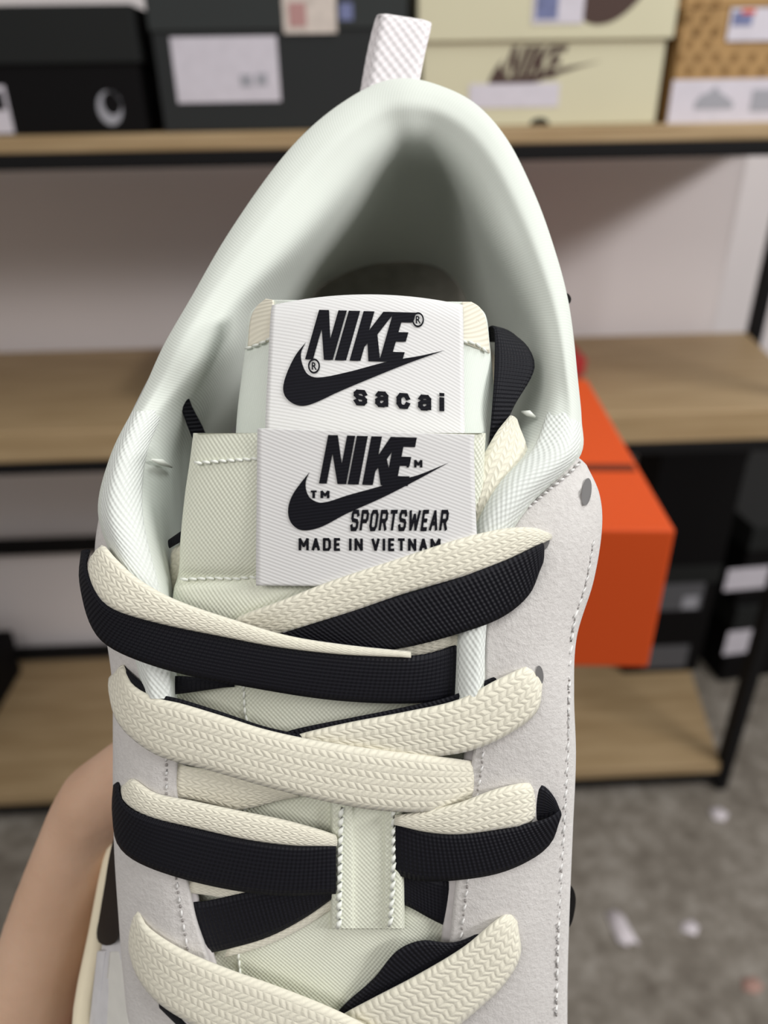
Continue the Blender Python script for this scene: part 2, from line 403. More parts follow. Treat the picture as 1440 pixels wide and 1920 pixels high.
# shoe boxes ---------------------------------------------------------------
class SBox:
    def __init__(s, name, label, x0, x1, y0, y1, z0, z1, lid, bm, lm, rot=0, group=None, over=.005):
        s.c = ((x0+x1)/2, (y0+y1)/2, z0); s.rot = rot; s.y0 = y0
        s.e = empty(name, RK(*s.c), YAW+rot); tag(s.e, label, 'box', group)
        hx, hy = (x1-x0)/2, (y1-y0)/2; s.hx, s.hy = hx, hy; s.over = over
        W = world_of(s.e)
        v, f = boxv((-hx, -hy, 0), (hx, hy, z1-z0-.004), lambda x, y, z: W @ Vector((x, y, z)))
        bev(mk('body', v, f, bm, s.e, smooth=False), .0015)
        v, f = boxv((-hx-over, -hy-over, z1-z0-lid), (hx+over, hy+over, z1-z0), lambda x, y, z: W @ Vector((x, y, z)))
        bev(mk('lid', v, f, lm, s.e, smooth=False), .002)
        s.W = W
    def loc(s, px, py, on_lid=False):
        """local x,z of the point of the front face seen at px,py"""
        n = (s.W.to_3x3() @ Vector((0, -1, 0))); o = s.W @ Vector((0, -s.hy-(s.over if on_lid else 0), 0))
        r = CF + CR*((px-720)/FPX) + CU*((960-py)/FPX); t = (o-CAM).dot(n)/r.dot(n); P = s.W.inverted() @ (CAM+r*t)
        return P.x, P.z
    def face(s, x, z, on_lid, k=1): return s.W @ Vector((x, -s.hy-(s.over if on_lid else 0)-.0006*k, z))
    def sticker(s, name, x0, z0, x1, z1, mat, on_lid=False, k=1, parent=None):
        a = [s.face(x, z, on_lid, k) for x, z in ((x0, z0), (x1, z0), (x1, z1), (x0, z1))]
        b = [s.face(x, z, on_lid, 0.2) for x, z in ((x0, z0), (x1, z0), (x1, z1), (x0, z1))]
        return mk(name, a+b, [(0, 1, 2, 3), (7, 6, 5, 4), (1, 0, 4, 5), (2, 1, 5, 6), (3, 2, 6, 7), (0, 3, 7, 4)], mat, parent or s.e, smooth=False)
    def pxsticker(s, name, p0, p1, mat, on_lid=False, k=1, parent=None):
        x0, z1 = s.loc(*p0, on_lid); x1, z0 = s.loc(*p1, on_lid)
        return s.sticker(name, min(x0, x1), min(z0, z1), max(x0, x1), max(z0, z1), mat, on_lid, k, parent)
    def poly(s, name, polys, mat, on_lid=False, k=1, parent=None):
        mb = MB()
        for poly, tri in polys: mb.add([s.face(x, z, on_lid, k) for x, z in poly], tri)
        return mb.build(name, mat, parent or s.e, False)
SW = spoly([(1135, 365, 1), (1000, 395), (880, 415), (800, 432), (600, 485), (450, 512), (395, 495), (365, 440), (358, 380), (385, 320, 1),
            (330, 390), (285, 480), (262, 560), (270, 610), (310, 650), (365, 665), (430, 650), (560, 590), (750, 510), (950, 430)])
SW_N = [((x-262)/873, (665-y)/873) for x, y in SW]
def nike_polys(x0, z0, hgt, shear=.28, offs=(0, .62, .90, 1.53)):
    out = []
    for c, o in zip('NIKE', offs):
        p = [(x0+(x+o+shear*y)*hgt, z0+y*hgt) for x, y in LET[c]]; out.append((p, tess(p)))
    return out
TZ = 1.3625
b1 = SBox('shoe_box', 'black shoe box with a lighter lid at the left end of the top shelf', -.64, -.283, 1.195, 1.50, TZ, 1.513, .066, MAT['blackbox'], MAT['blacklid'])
s1 = b1.pxsticker('sticker', (-80, 162), (28, 250), MAT['sticker'])
b1.pxsticker('print', (-60, 172), (12, 206), MAT['blackbox'], k=2, parent=s1)
cx, cz = b1.loc(206, 203); ring = []; n = 24
outer = [(cx+.017*cos(2*pi*i/n), cz+.021*sin(2*pi*i/n)) for i in range(n)]; inner = [(cx+.004+.0125*cos(2*pi*i/n), cz+.006+.0145*sin(2*pi*i/n)) for i in range(n)]
b1.poly('finger_hole_rim', [(outer+inner, [(i, (i+1) % n, n+(i+1) % n, n+i) for i in range(n)])], MAT['palegrey'])
b1.poly('finger_hole', [(inner, [tuple(range(n))])], MAT['blackbox'])
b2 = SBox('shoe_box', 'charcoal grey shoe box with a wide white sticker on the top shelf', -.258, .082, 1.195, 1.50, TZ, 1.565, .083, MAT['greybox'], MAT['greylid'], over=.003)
s2 = b2.pxsticker('sticker', (318, 70), (527, 190), MAT['sticker'])
for (a, b, m) in (((450, 140), (474, 162), 'ink'), ((480, 138), (502, 160), 'ink'), ((335, 85), (420, 100), 'palegrey'), ((335, 110), (400, 116), 'palegrey'), ((430, 88), (500, 104), 'palegrey')):
    if m == 'ink': b2.pxsticker('print', a, b, MAT['palegrey'], k=2, parent=s2)
s3 = b2.pxsticker('tan_sticker', (526, -30), (632, 62), MAT['sticker_tan'], True)
b2.pxsticker('print', (540, 5), (575, 50), MAT['pinkprint'], True, 2, s3)
b2.pxsticker('blue_print', (636, 5), (662, 38), MAT['sticker_blue'], True)
b3 = SBox('shoe_box', 'cream shoe box with a brown check mark on its lid on the top shelf', .105, .440, 1.190, 1.52, TZ, 1.600, .135, MAT['creambox'], MAT['creambox'], over=.007)
x0, z0 = b3.loc(938, 148); x1, z1 = b3.loc(1075, 85)
b3.poly('lettering', nike_polys(x0, z0, z1-z0, .40), MAT['brown'])
xa, za = b3.loc(915, 168); xb, zb = b3.loc(1128, 120)
sw = [(xa+u*(xb-xa)*1.0, za-.006+v*(xb-xa)*.72) for u, v in SW_N]; b3.poly('logo', [(sw, tess(sw))], MAT['brown'], k=.7)
b3.pxsticker('sticker', (880, 158), (1046, 200), MAT['sticker'], k=1.6)
xa, za = b3.loc(960, 50, True); xb, zb = b3.loc(1430, 50, True)
# large check mark on the lid: round hook, wider than the lid can show
big = spoly([(xa+.115-.09, za+.15, 1), (xa+.050, za+.05), (xa+.10, za+.004), (xa+.135, za+.004), (xa+.17, za+.03), (xa+.205, za+.085), (xa+.215, za+.11, 1)])
big = [(x, min(z, .232)) for x, z in big]
b3.poly('large_logo', [(big, tess(big))], MAT['brown'], True)
s3b = b3.pxsticker('sticker', (1002, -40), (1092, 44), MAT['sticker'], True, 2)
b3.pxsticker('print', (1008, -30), (1044, 36), MAT['sticker_blue'], True, 3, s3b)
xn, zn = b3.loc(1012, 224)
nt = [(xn+.014*cos(pi*i/12), .0005+.009*sin(pi*i/12)) for i in range(13)]; b3.poly('finger_hole', [(nt, tess(nt))], MAT['blackbox'])
b4 = SBox('shoe_box', 'brown kraft shoe box with dotted print at the right end of the top shelf', .458, .786, 1.187, 1.50, TZ, 1.600, .10, MAT['kraft'], MAT['kraft'], over=.002)
s4 = b4.pxsticker('sticker', (1262, 150), (1470, 238), MAT['sticker'])
xs, zs = b4.loc(1300, 205); xt, zt = b4.loc(1375, 165)
shoe = [(xs, zs), (xs, zs+.008), (xs+.008, zs+.018), (xs+.018, zs+.02), (xs+.026, zs+.028), (xs+.034, zs+.02), (xs+.05, zs+.012), (xs+.056, zs+.006), (xs+.056, zs)]
b4.poly('print', [(shoe, tess(shoe))], MAT['palegrey'], k=2, parent=s4)
b4.pxsticker('print', (1412, 168), (1450, 208), MAT['palegrey'], k=2, parent=s4)
s5 = b4.pxsticker('sticker', (1372, 15), (1470, 76), MAT['sticker'], True)
b4.pxsticker('print', (1376, 22), (1408, 48), MAT['sticker_blue'], True, 2, s5)
b4.pxsticker('print', (1392, 18), (1415, 26), MAT['orange'], True, 2.5, s5)
dots = []
for r in range(7):
    for c in range(9):
        px = 1275+c*34+(r % 2)*17; py = 8+r*25
        if py > 140 or (px > 1355 and py < 85): continue
        for lid in (py < 70,):
            x, z = b4.loc(px, py, lid); dots.append(([(x+.0055*cos(2*pi*i/6), z+.006*sin(2*pi*i/6), lid) for i in range(6)]))
for lid in (True, False):
    sel = [d for d in dots if d[0][2] == lid]
    if sel: tag(b4.poly('dot_pattern', [([(p[0], p[1]) for p in d], [tuple(range(6))]) for d in sel], MAT['kraft_dark'], lid), kind='stuff')
# boxes lower down
b5 = SBox('shoe_box', 'red shoe box on the middle shelf just behind the sneaker', .09, .395, 1.25, 1.50, .930, 1.000, .03, MAT['red'], MAT['red'])
b6 = SBox('shoe_box', 'dark box on the middle shelf peeking out left of the sneaker', -.315, -.05, 1.25, 1.52, .930, 1.00, .05, MAT['blackbox'], MAT['blackbox'])
b7 = SBox('shoe_box', 'bright orange shoe box right beside the sneaker', 0.020, .242, .470, .802, .992, 1.1215, .1292, MAT['orange'], MAT['orange'], rot=radians(-5), over=.0015)
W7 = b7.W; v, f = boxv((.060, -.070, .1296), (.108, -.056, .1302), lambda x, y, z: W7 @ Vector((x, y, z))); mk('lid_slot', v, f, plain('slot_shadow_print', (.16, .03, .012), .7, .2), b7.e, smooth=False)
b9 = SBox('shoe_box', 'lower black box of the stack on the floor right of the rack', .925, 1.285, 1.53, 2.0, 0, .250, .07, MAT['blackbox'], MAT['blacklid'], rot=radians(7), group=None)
b8 = SBox('shoe_box', 'upper black box of the stack on the floor right of the rack', .925, 1.285, 1.53, 2.0, .2505, .486, .07, MAT['blackbox'], MAT['blacklid'], rot=radians(5))
for b, y in ((b8, 1087), (b9, 1204)):
    b.pxsticker('sticker', (1366, y-19), (1436, y+14), MAT['sticker'])
b11 = SBox('shoe_box', 'lower black box standing upright at the back right of the bottom shelf', .665, .862, 1.47, 1.60, .0782, .408, .05, MAT['blackbox'], MAT['blacklid'], over=.002)
b12 = SBox('shoe_box', 'upper black box standing upright below the middle shelf, beside the orange box', .665, .862, 1.47, 1.60, .4085, .738, .05, MAT['blackbox'], MAT['blackbox'], over=.002)
s11 = b11.pxsticker('sticker', (1240, 1092), (1312, 1142), MAT['ink'])
b11.pxsticker('print', (1282, 1118), (1306, 1140), MAT['palegrey'], k=2, parent=s11)
b11.pxsticker('sticker', (1212, 1212), (1284, 1250), MAT['ink'])
b10 = SBox('shoe_box', 'black box at the left end of the bottom shelf', -1.20, -.92, 1.33, 1.58, .078, .21, .05, MAT['blackbox'], MAT['blackbox'])
# stool that carries the orange box
st = empty('stool', RK(.07, .64, 0), YAW); tag(st, 'tall wooden stool behind the sneaker carrying the orange box', 'stool')
mb = MB(); seg = 28
ringv = lambda r, z: [RK(.07+r*cos(2*pi*i/seg), .64+r*sin(2*pi*i/seg), z) for i in range(seg)]
v = ringv(.10, .960)+ringv(.108, .966)+ringv(.108, .984)+ringv(.10, .9895)
f = [(k*seg+i, k*seg+(i+1) % seg, (k+1)*seg+(i+1) % seg, (k+1)*seg+i) for k in range(3) for i in range(seg)]+[tuple(range(seg))[::-1], tuple(range(3*seg, 4*seg))]
mb.add(v, f); mb.build('seat', MAT['stoolwood'], st, False)
feet = []
for a in (45, 135, 225, 315):
    mb = MB(); c, s_ = cos(radians(a)), sin(radians(a)); p0 = RK(.07+.125*c, .64+.125*s_, 0); p1 = RK(.07+.07*c, .64+.07*s_, .962)
    tube(mb, [p0, p1], [.014, .017], 12); mb.build('leg', MAT['stoolwood'], st); feet.append(p0.lerp(p1, .3))
for i in range(4):
    mb = MB(); tube(mb, [feet[i], feet[(i+1) % 4]], .008, 8); mb.build('stretcher', MAT['stoolwood'], st)
# paper scraps on the floor
def scrap(name, label, px, py, pts, mat, h=.004):
    r = CF + CR*((px-720)/FPX) + CU*((960-py)/FPX); t = -CAMH/r.z; c = CAM+r*t
    n = len(pts); zz = [.0008+h*abs(sin(i*2.1+px)) for i in range(n)]
    top = [c+Vector((x, y, z+.0007)) for (x, y), z in zip(pts, zz)]+[c+Vector((0, 0, h*.8+.001))]
    bot = [c+Vector((x, y, z)) for (x, y), z in zip(pts, zz)]+[c+Vector((0, 0, h*.8))]
    f = [(i, (i+1) % n, n) for i in range(n)]+[(n+1+(i+1) % n, n+1+i, 2*n+1) for i in range(n)]+[((i+1) % n, i, n+1+i, n+1+(i+1) % n) for i in range(n)]
    tag(mk(name, top+bot, f, mat, loc=Vector((c.x, c.y, 0))), label, 'paper scrap', 'paper scraps on the floor')
scrap('paper_scrap', 'largest white torn paper scrap on the speckled floor', 1168, 1745, [(-.024, .034), (-.004, .040), (.010, .026), (.014, .0), (.022, -.030), (.008, -.024), (0, -.032), (-.016, -.026), (-.020, .0)], MAT['paper'])
scrap('paper_scrap', 'small pale paper scrap right of the largest one', 1292, 1742, [(-.018, -.006), (-.010, .014), (.012, .016), (.020, .002), (.008, -.014)], MAT['paper'], .002)
scrap('paper_scrap', 'small white paper scrap beside the foot of the rack', 1347, 1528, [(-.016, -.014), (-.016, .016), (.010, .020), (.022, 0), (.006, -.018)], MAT['paper'], .002)
scrap('paper_scrap', 'pinkish paper scrap near the lower right corner', 1408, 1848, [(-.020, -.010), (-.012, .012), (.014, .014), (.022, -.004), (.002, -.016)], MAT['paperpink'], .002)

# ================================================================== SNEAKER
# shoe frame in camera centimetres: s towards the toe, h above the footbed
TC, TS = cos(radians(15)), sin(radians(15))
def Lc(x, s, h): return (x, 8.4-TC*s+TS*h, 25-TS*s-TC*h)
def L(x, s, h): return V(*Lc(x, s, h))
def lerp_tab(tab, s):
    if s <= tab[0][0]: return tab[0][1]
    for (a, u), (b, v_) in zip(tab, tab[1:]):
        if s <= b: return u+(v_-u)*(s-a)/(b-a)
    return tab[-1][1]
cxs = lambda s: .36-.10*s
HWL = [(-1.6, 0.6), (-1.2, 1.7), (0, 3.0), (1.5, 3.7), (4, 4.1), (8, 4.3), (12, 4.9), (16, 5.5), (18, 5.8), (20, 5.85), (22, 5.85), (24, 5.3), (26, 3.9), (27.5, 1.2)]
HWR = [(-1.6, 0.6), (-1.2, 1.7), (0, 3.0), (1.5, 3.7), (4, 4.0), (8, 4.0), (12, 4.2), (16, 4.8), (20, 5.1), (22, 5.0), (24, 4.6), (26, 3.4), (27.5, 1.0)]
sneaker = empty('sneaker', L(-1, 12, -2.9)); tag(sneaker, 'white and grey sneaker with doubled cream and black laces, held up', 'shoe')
# --- collar lining
CO = [ # outer, crest, inner1, inner2, inner3
 [(268,1310,15.2),(300,1310,14.85),(322,1310,14.95),(330,1310,15.5),(335,1312,16.2)],
 [(240,1180,15.1),(275,1190,14.7),(318,1200,14.85),(330,1200,15.4),(335,1200,16.3)],
 [(213,1060,15.05),(252,1080,14.6),(298,1095,14.85),(322,1110,15.6),(330,1110,16.8)],
 [(184,960,15.1),(222,965,14.65),(268,960,14.95),(312,960,16.0),(345,960,18)],
 [(203,865,15.3),(235,860,14.9),(275,850,15.25),(335,860,16.8),(385,880,19.5)],
 [(243,772,15.5),(272,770,15.15),(312,765,15.5),(385,780,17.3),(440,800,21)],
 [(298,665,15.9),(340,668,15.55),(390,675,15.9),(455,690,18.0),(520,720,22.5)],
 [(358,560,16.3),(405,563,15.95),(460,572,16.4),(530,590,19),(565,620,24)],
 [(428,440,16.8),(488,455,16.4),(555,475,17),(600,500,20),(590,548,24.5)],
 [(518,310,17.3),(580,338,16.95),(645,375,17.6),(675,425,20.5),(640,515,24.8)],
 [(600,225,17.7),(648,268,17.3),(698,318,18),(718,380,20.8),(690,497,25)],
 [(690,165,18),(716,222,17.6),(745,285,18.3),(755,350,21),(735,490,25)],
 [(755,148,18),(768,212,17.6),(782,280,18.3),(788,345,21),(775,490,25)],
 [(820,160,18),(820,222,17.6),(818,288,18.3),(820,355,21),(815,500,25)],
 [(890,195,17.8),(872,258,17.4),(855,322,18.1),(850,390,21),(845,518,24.8)],
 [(950,262,17.4),(922,322,17.0),(892,380,17.7),(880,440,20.5),(868,548,24.5)],
 [(1002,365,17),(968,410,16.6),(930,457,17.2),(912,507,20),(890,600,24)],
 [(1040,470,16.6),(1006,500,16.2),(968,532,16.8),(945,572,19),(920,650,23)],
 [(1066,570,16.2),(1035,588,15.85),(1000,606,16.4),(975,640,18.3),(945,710,22)],
 [(1081,690,15.8),(1055,690,15.45),(1022,695,15.9),(992,720,17.5),(960,770,20.5)],
 [(1092,785,15.5),(1064,770,15.1),(1028,765,15.3),(990,785,16.5),(960,820,18.5)],
 [(1086,858,15.2),(1043,842,14.8),(1000,840,14.9),(955,848,15.7),(940,870,17)],
 [(1000,945,14.9),(965,915,14.5),(936,905,14.7),(922,912,15.3),(915,925,16.3)],
 [(952,1020,14.8),(917,992,14.45),(893,985,14.6),(882,990,15.2),(876,1000,16)],
 [(925,1110,14.8),(893,1100,14.6),(866,1095,14.7),(856,1095,15.2),(856,1095,16)],
 [(915,1200,14.9),(885,1200,14.64),(860,1200,14.75),(851,1200,15.3),(850,1200,16)],
 [(912,1312,15),(880,1312,14.7),(856,1312,14.9),(849,1312,15.4),(849,1312,16.1)]]
stn = []
for row in CO:
    o = row[0]; c = row[1]; dx, dy = (c[0]-o[0]), (c[1]-o[1]); q = sqrt(dx*dx+dy*dy)
    out = (o[0]+dx/q*7, o[1]+dy/q*7, o[2]+1.0)
    e = (o[0]+dx/q*2, o[1]+dy/q*2, o[2]+.35)
    b1_ = (o[0]*.6+c[0]*.4, o[1]*.6+c[1]*.4, o[2]*.25+c[2]*.75-.05)
    stn.append([S(*out), S(*e), S(*o), S(*b1_), S(*c), S(*row[2]), S(*row[3]), S(*row[4])])
dents = [(S(318, 750, 15.6), .009, .0035), (S(430, 735, 17.2), .010, -.003), (S(1000, 775, 15.6), .009, .003), (S(372, 690, 16.0), .007, -.0015), (S(985, 690, 16.4), .008, -.002), (S(262, 905, 15.0), .006, .0012), (S(585, 430, 18.5), .012, .0025)]
def dent(p, u, v):
    for c, r, a in dents:
        q = (p-c).length/r
        if q < 2.2: p = p+CF*(a*math.exp(-q*q))
    return p
collar, CP = grid('collar_lining', stn, 200, 44, MAT['lining'], sneaker, post=dent)
# white knitted edging on the two front ends of the collar
MAT['knit'] = weave('white_knit', (.735, .765, .735), 6, 9, .6, .8, .15, .0003, .1, .06)
for rng, fl in ((range(0, 6), False), (range(20, 27), False)):
    ke = []
    for i in rng:
        r = CO[i]; end = (i in (5, 20))
        q = [(r[0][0]*.85+r[1][0]*.15, r[0][1]*.85+r[1][1]*.15, r[0][2]*.7+r[1][2]*.3-.10), (r[0][0]*.5+r[1][0]*.5, r[0][1]*.5+r[1][1]*.5, r[0][2]*.2+r[1][2]*.8-.12), (r[1][0], r[1][1], r[1][2]-.06),
             (r[1][0]*.5+r[2][0]*.5, r[1][1]*.5+r[2][1]*.5, r[1][2]*.6+r[2][2]*.4-.07), (r[2][0]*.94+r[1][0]*.06, r[2][1]*.94+r[1][1]*.06, r[2][2]-.05), (r[2][0]*.97+r[3][0]*.03, r[2][1]*.97+r[3][1]*.03, r[2][2]+.12)]
        if end: q = [(a, b, d+.22) for a, b, d in q]
        ke.append([S(*p) for p in q])
    grid('collar_edging', ke, 60, 24, MAT['knit'], sneaker)
# shiny crease threads on the lining
for a, b in (((285, 862, 15.2), (322, 876, 16.2)), ((978, 772, 15.75), (1004, 782, 15.6))):
    mb = MB(); tube(mb, [S(*a), S((a[0]+b[0])/2, (a[1]+b[1])/2-2, (a[2]+b[2])/2-.05), S(*b)], [.0002, .0007, .0002], 8)
    mb.build('lining_crease', MAT['wstitch'], sneaker)
# --- insole
ins = []
for s_ in (-1.0, -.6, 0, 1.5, 4, 8, 12, 16):
    hw = max(.5, lerp_tab(HWL, s_)-.35); ins.append([L(cxs(s_)+hw*k, s_, -.05+.35*abs(k)**3) for k in (-1, -.6, -.2, .2, .6, 1)])
grid('insole', ins, 40, 16, MAT['insole'], sneaker)
# --- eyestays (suede)
ER = [[(1078,860,15.15),(1083,858,15.17),(1090,862,15.28),(1100,872,15.5)],
 [(1000,940,14.83),(1040,928,14.83),(1085,915,14.98),(1122,925,15.3)],
 [(950,1015,14.70),(1010,1010,14.68),(1075,1000,14.82),(1126,992,15.25)],
 [(920,1105,14.70),(985,1105,14.66),(1055,1098,14.8),(1110,1090,15.3)],
 [(911,1200,14.75),(970,1200,14.7),(1032,1198,14.84),(1079,1195,15.3)],
 [(907,1300,14.9),(965,1300,14.82),(1027,1300,14.95),(1074,1300,15.4)],
 [(886,1420,15.12),(945,1420,15.05),(1024,1420,15.2),(1077,1420,15.6)],
 [(868,1560,15.42),(935,1560,15.35),(1015,1560,15.5),(1071,1560,15.9)],
 [(850,1700,15.72),(925,1700,15.65),(1005,1700,15.8),(1065,1700,16.2)],
 [(838,1830,16.05),(915,1830,15.98),(1000,1830,16.1),(1061,1830,16.5)],
 [(825,1960,16.4),(910,1960,16.33),(995,1960,16.45),(1060,1960,16.85)],
 [(770,2080,16.7),(880,2080,16.65),(985,2080,16.8),(1058,2080,17.2)]]
EL = [[(206,962,15.2),(200,963,15.22),(194,964,15.35),(186,966,15.6)],
 [(222,1040,15.12),(205,1040,15.15),(190,1040,15.3),(178,1040,15.6)],
 [(248,1150,15.05),(232,1150,15.1),(210,1150,15.35),(192,1150,15.7)],
 [(285,1270,15.0),(262,1270,15.08),(232,1270,15.4),(210,1270,15.85)],
 [(330,1390,15.12),(290,1390,15.15),(245,1390,15.45),(213,1390,15.95)],
 [(330,1480,15.28),(290,1480,15.3),(245,1480,15.6),(213,1480,16.05)],
 [(342,1600,15.52),(300,1600,15.55),(252,1600,15.85),(216,1600,16.3)],
 [(364,1720,15.78),(315,1720,15.8),(262,1720,16.1),(224,1720,16.55)],
 [(388,1800,15.98),(332,1800,16.0),(272,1800,16.3),(230,1800,16.75)],
 [(405,1900,16.2),(345,1900,16.25),(285,1900,16.55),(240,1900,17.0)],
 [(430,1990,16.4),(360,1990,16.5),(300,1990,16.8),(250,1990,17.25)],
 [(500,2080,16.7),(400,2080,16.8),(320,2080,17.1),(262,2080,17.55)]]
def eyestay(rows, flip):
    st_ = [[S(*p) for p in r]+[S(r[3][0]-(3 if r[3][0] > 720 else -3), r[3][1]+1, r[3][2]+.8)] for r in rows]
    return grid('eyestay', st_, 120, 26, MAT['suede'], sneaker, thick=.16, flip=flip)
er, PR = eyestay(ER, True); el, PL = eyestay(EL, False)
# second, lower layer of the eyestay edge
for rows, sg in ((ER, -1), (EL, 1)):
    a = [r for r in rows if 1250 <= r[0][1] <= 2000]
    st_ = [[S(r[0][0]+sg*q[0], r[0][1], r[0][2]+q[1]) for q in ((-14, .13), (4, .16), (13, .2), (17, .32), (16, .5))] for r in a]
    grid('eyestay_underlay', st_, 50, 10, MAT['suede_edge'], sneaker, flip=sg > 0)
def on_eyestay(P, px, py, off=.0):
    best = None
    for row in P:
        for p in row:
            r = p-CAM; z = r.dot(CF); x = 720+r.dot(CR)/z*FPX; y = 960-r.dot(CU)/z*FPX; dd = (x-px)**2+(y-py)**2
            if best is None or dd < best[0]: best = (dd, z)
    return S(px, py, best[1]*100-off)
def disc(mb, px, py, rx, ry, P, off, rot=0):
    c = []
    for i in range(20):
        a = 2*pi*i/20; x = rx*cos(a); y = ry*sin(a); c.append(on_eyestay(P, px+x*cos(rot)-y*sin(rot), py+x*sin(rot)+y*cos(rot), off))
    mb.add(c, [tuple(range(20))])
for q in ((1100, 922, 9, 26, PR, .05, .12), (1019, 1016, 11, 17, PR, .03, .3), (1012, 1266, 7, 18, PR, .02, -.1)):  # flat grey discs paint the shade in eyelets and beside lace ends
    mb = MB(); disc(mb, *q); mb.build('eyelet_shade', MAT['hole'], sneaker)
def stitches(name, poly, P, step, ln, mat, off=.03, r=.00028, wob=1.5, shadows=None, parent=None):
    mb = MB(); hb = MB(); pts = cr([Vector((x, y, 0)) for x, y in poly], 400); acc = 0; last = pts[0]; nxt = 0
    for i in range(1, 400):
        acc += (pts[i]-last).length; last = pts[i]
        if acc >= nxt and i < 396:
            nxt = acc+step; d = (pts[min(i+3, 399)]-pts[i-1]).normalized(); c = pts[i]; nrm = Vector((-d.y, d.x, 0))
            a = c-d*ln/2-nrm*wob; b = c+d*ln/2+nrm*wob
            if callable(P): A, B, C_ = S(a.x, a.y, P(a.x, a.y)-off*.2), S(b.x, b.y, P(b.x, b.y)-off*.2), S(c.x, c.y, P(c.x, c.y)-off)
            else: A, B, C_ = on_eyestay(P, a.x, a.y, off*.1), on_eyestay(P, b.x, b.y, off*.1), on_eyestay(P, c.x, c.y, off)
            tube(mb, [A, C_, B], [r*.7, r, r*.7], 6)
            if shadows:  # dark ticks put the small shadows between stitches into colour
                e = c+d*step*.5
                tube(hb, [on_eyestay(P, e.x-d.x*2.2, e.y-d.y*2.2, .012), on_eyestay(P, e.x+d.x*2.2, e.y+d.y*2.2, .012)], .00022, 6)
    o = mb.build(name, mat, parent or sneaker); tag(o, kind='stuff')
    if shadows and hb.v: tag(hb.build(name+'_shadows', MAT['stitch_dark'], o), kind='stuff')
    return o
stitches('stitching', [(1112, 1018), (1098, 1095), (1078, 1160), (1070, 1230), (1067, 1310), (1064, 1420), (1058, 1540), (1051, 1660), (1046, 1780), (1043, 1910)], PR, 21, 15, MAT['stitch'], shadows=True)
stitches('stitching', [(992, 950), (1030, 918), (1066, 888), (1086, 868)], PR, 13, 9, MAT['stitch'], r=.00033, shadows=True)
stitches('stitching', [(905, 1415), (903, 1440), (893, 1500), (885, 1580), (876, 1660), (864, 1760), (856, 1830)], PR, 26, 12, MAT['stitch'], shadows=True)
stitches('stitching', [(312, 1420), (313, 1500), (322, 1590), (335, 1680), (350, 1770), (366, 1860)], PL, 26, 12, MAT['stitch'], shadows=True)
# --- outer walls down to the midsole
def s_of(p):
    r = p-CAM; y = r.dot(CU)*100; d = r.dot(CF)*100
    return (8.4-y)*TC+(25-d)*TS
top = []
for r in EL[::-1][:11]: top.append(('L', S(r[3][0]+2, r[3][1], r[3][2]+.12)))
for r in CO[3:22]:
    o, c = r[0], r[1]; q = sqrt((c[0]-o[0])**2+(c[1]-o[1])**2)
    top.append(('C', S(o[0]+(c[0]-o[0])/q*4, o[1]+(c[1]-o[1])/q*4, o[2]+.4)))
for r in ER[1:]: top.append(('R', S(r[3][0]-2, r[3][1], r[3][2]+.12)))
nC = [i for i, t in enumerate(top) if t[0] == 'C']; wall = []
ic = nC[0]+9
for i, (k, p) in enumerate(top):
    s_ = s_of(p)
    if i < ic-3: x = cxs(s_)-lerp_tab(HWL, max(s_, .3))+.4; B = L(x, max(s_, .3), .9)
    elif i > ic+3: x = cxs(s_)+lerp_tab(HWR, max(s_, .3))-.4; B = L(x, max(s_, .3), .9)
    else:
        a = (i-ic)/3.5*pi/2; B = L(.36+2.75*sin(a), .9-2.0*cos(a), .9)
    ctr = L(cxs(max(s_, 0)), max(s_, 0), 3)
    mid = p.lerp(B, .5); od = (mid-ctr); od -= CF*od.dot(CF); od.normalize()
    blg = .0022 if k == 'R' and 1150 < ER[max(0, min(11, i-nC[-1]))][3][1] < 1400 else .0008
    q1 = p.lerp(B, .22)+od*(blg if k == 'R' else -.0006)
    wall.append([p, q1, mid+od*.0012, p.lerp(B, .8)+od*.0012, B])
wo, PW = grid('quarter_panel', wall, 150, 20, MAT['quarter'], sneaker, flip=True)
# --- midsole and outsole
def loop(off, h):
    pts = []
    for s_ in [27.2, 26, 24, 22, 20, 18, 16, 12, 8, 4, 1.5, 0]: pts.append((cxs(s_)-lerp_tab(HWL, s_)-off, s_))
    for a in (-60, -30, 0, 30, 60): pts.append((.36+(2.9+off)*sin(radians(a)), .3-(1.9+off)*cos(radians(a))))
    for s_ in [0, 1.5, 4, 8, 12, 16, 18, 20, 22, 24, 26, 27.2]: pts.append((cxs(s_)+lerp_tab(HWR, s_)+off, s_))
    pts.append((cxs(28)-.1, 27.9+off))
    pts = [Vector((x, s_, 0)) for x, s_ in pts]; sm = cr(pts+[pts[0]], 121)[:-1]
    return [L(p.x, p.y, h+.028*max(0, p.y-21)**1.5) for p in sm]
def rings(name, prof, mat):
    mb = MB(); v = []; f = []
    for off, h in prof: v += loop(off, h)
    n = 120
    for k in range(len(prof)-1):
        for i in range(n): f.append((k*n+i, k*n+(i+1) % n, (k+1)*n+(i+1) % n, (k+1)*n+i))
    f.append(tuple(range(n))[::-1]); f.append(tuple(range((len(prof)-1)*n, len(prof)*n)))
    mb.add(v, f); return mb.build(name, mat, sneaker)
rings('midsole', [(-.5, -.25), (-.45, .75), (-.25, .95), (-.02, .9), (.12, .6), (.16, .1), (.05, -.5), (.0, -.62), (.05, -.75), (.18, -1.2), (.1, -2.1), (-.1, -2.2)], MAT['midsole'])
rings('outsole', [(-.12, -2.2), (-.04, -2.3), (-.06, -2.65), (-.25, -2.8)], MAT['outsole'])
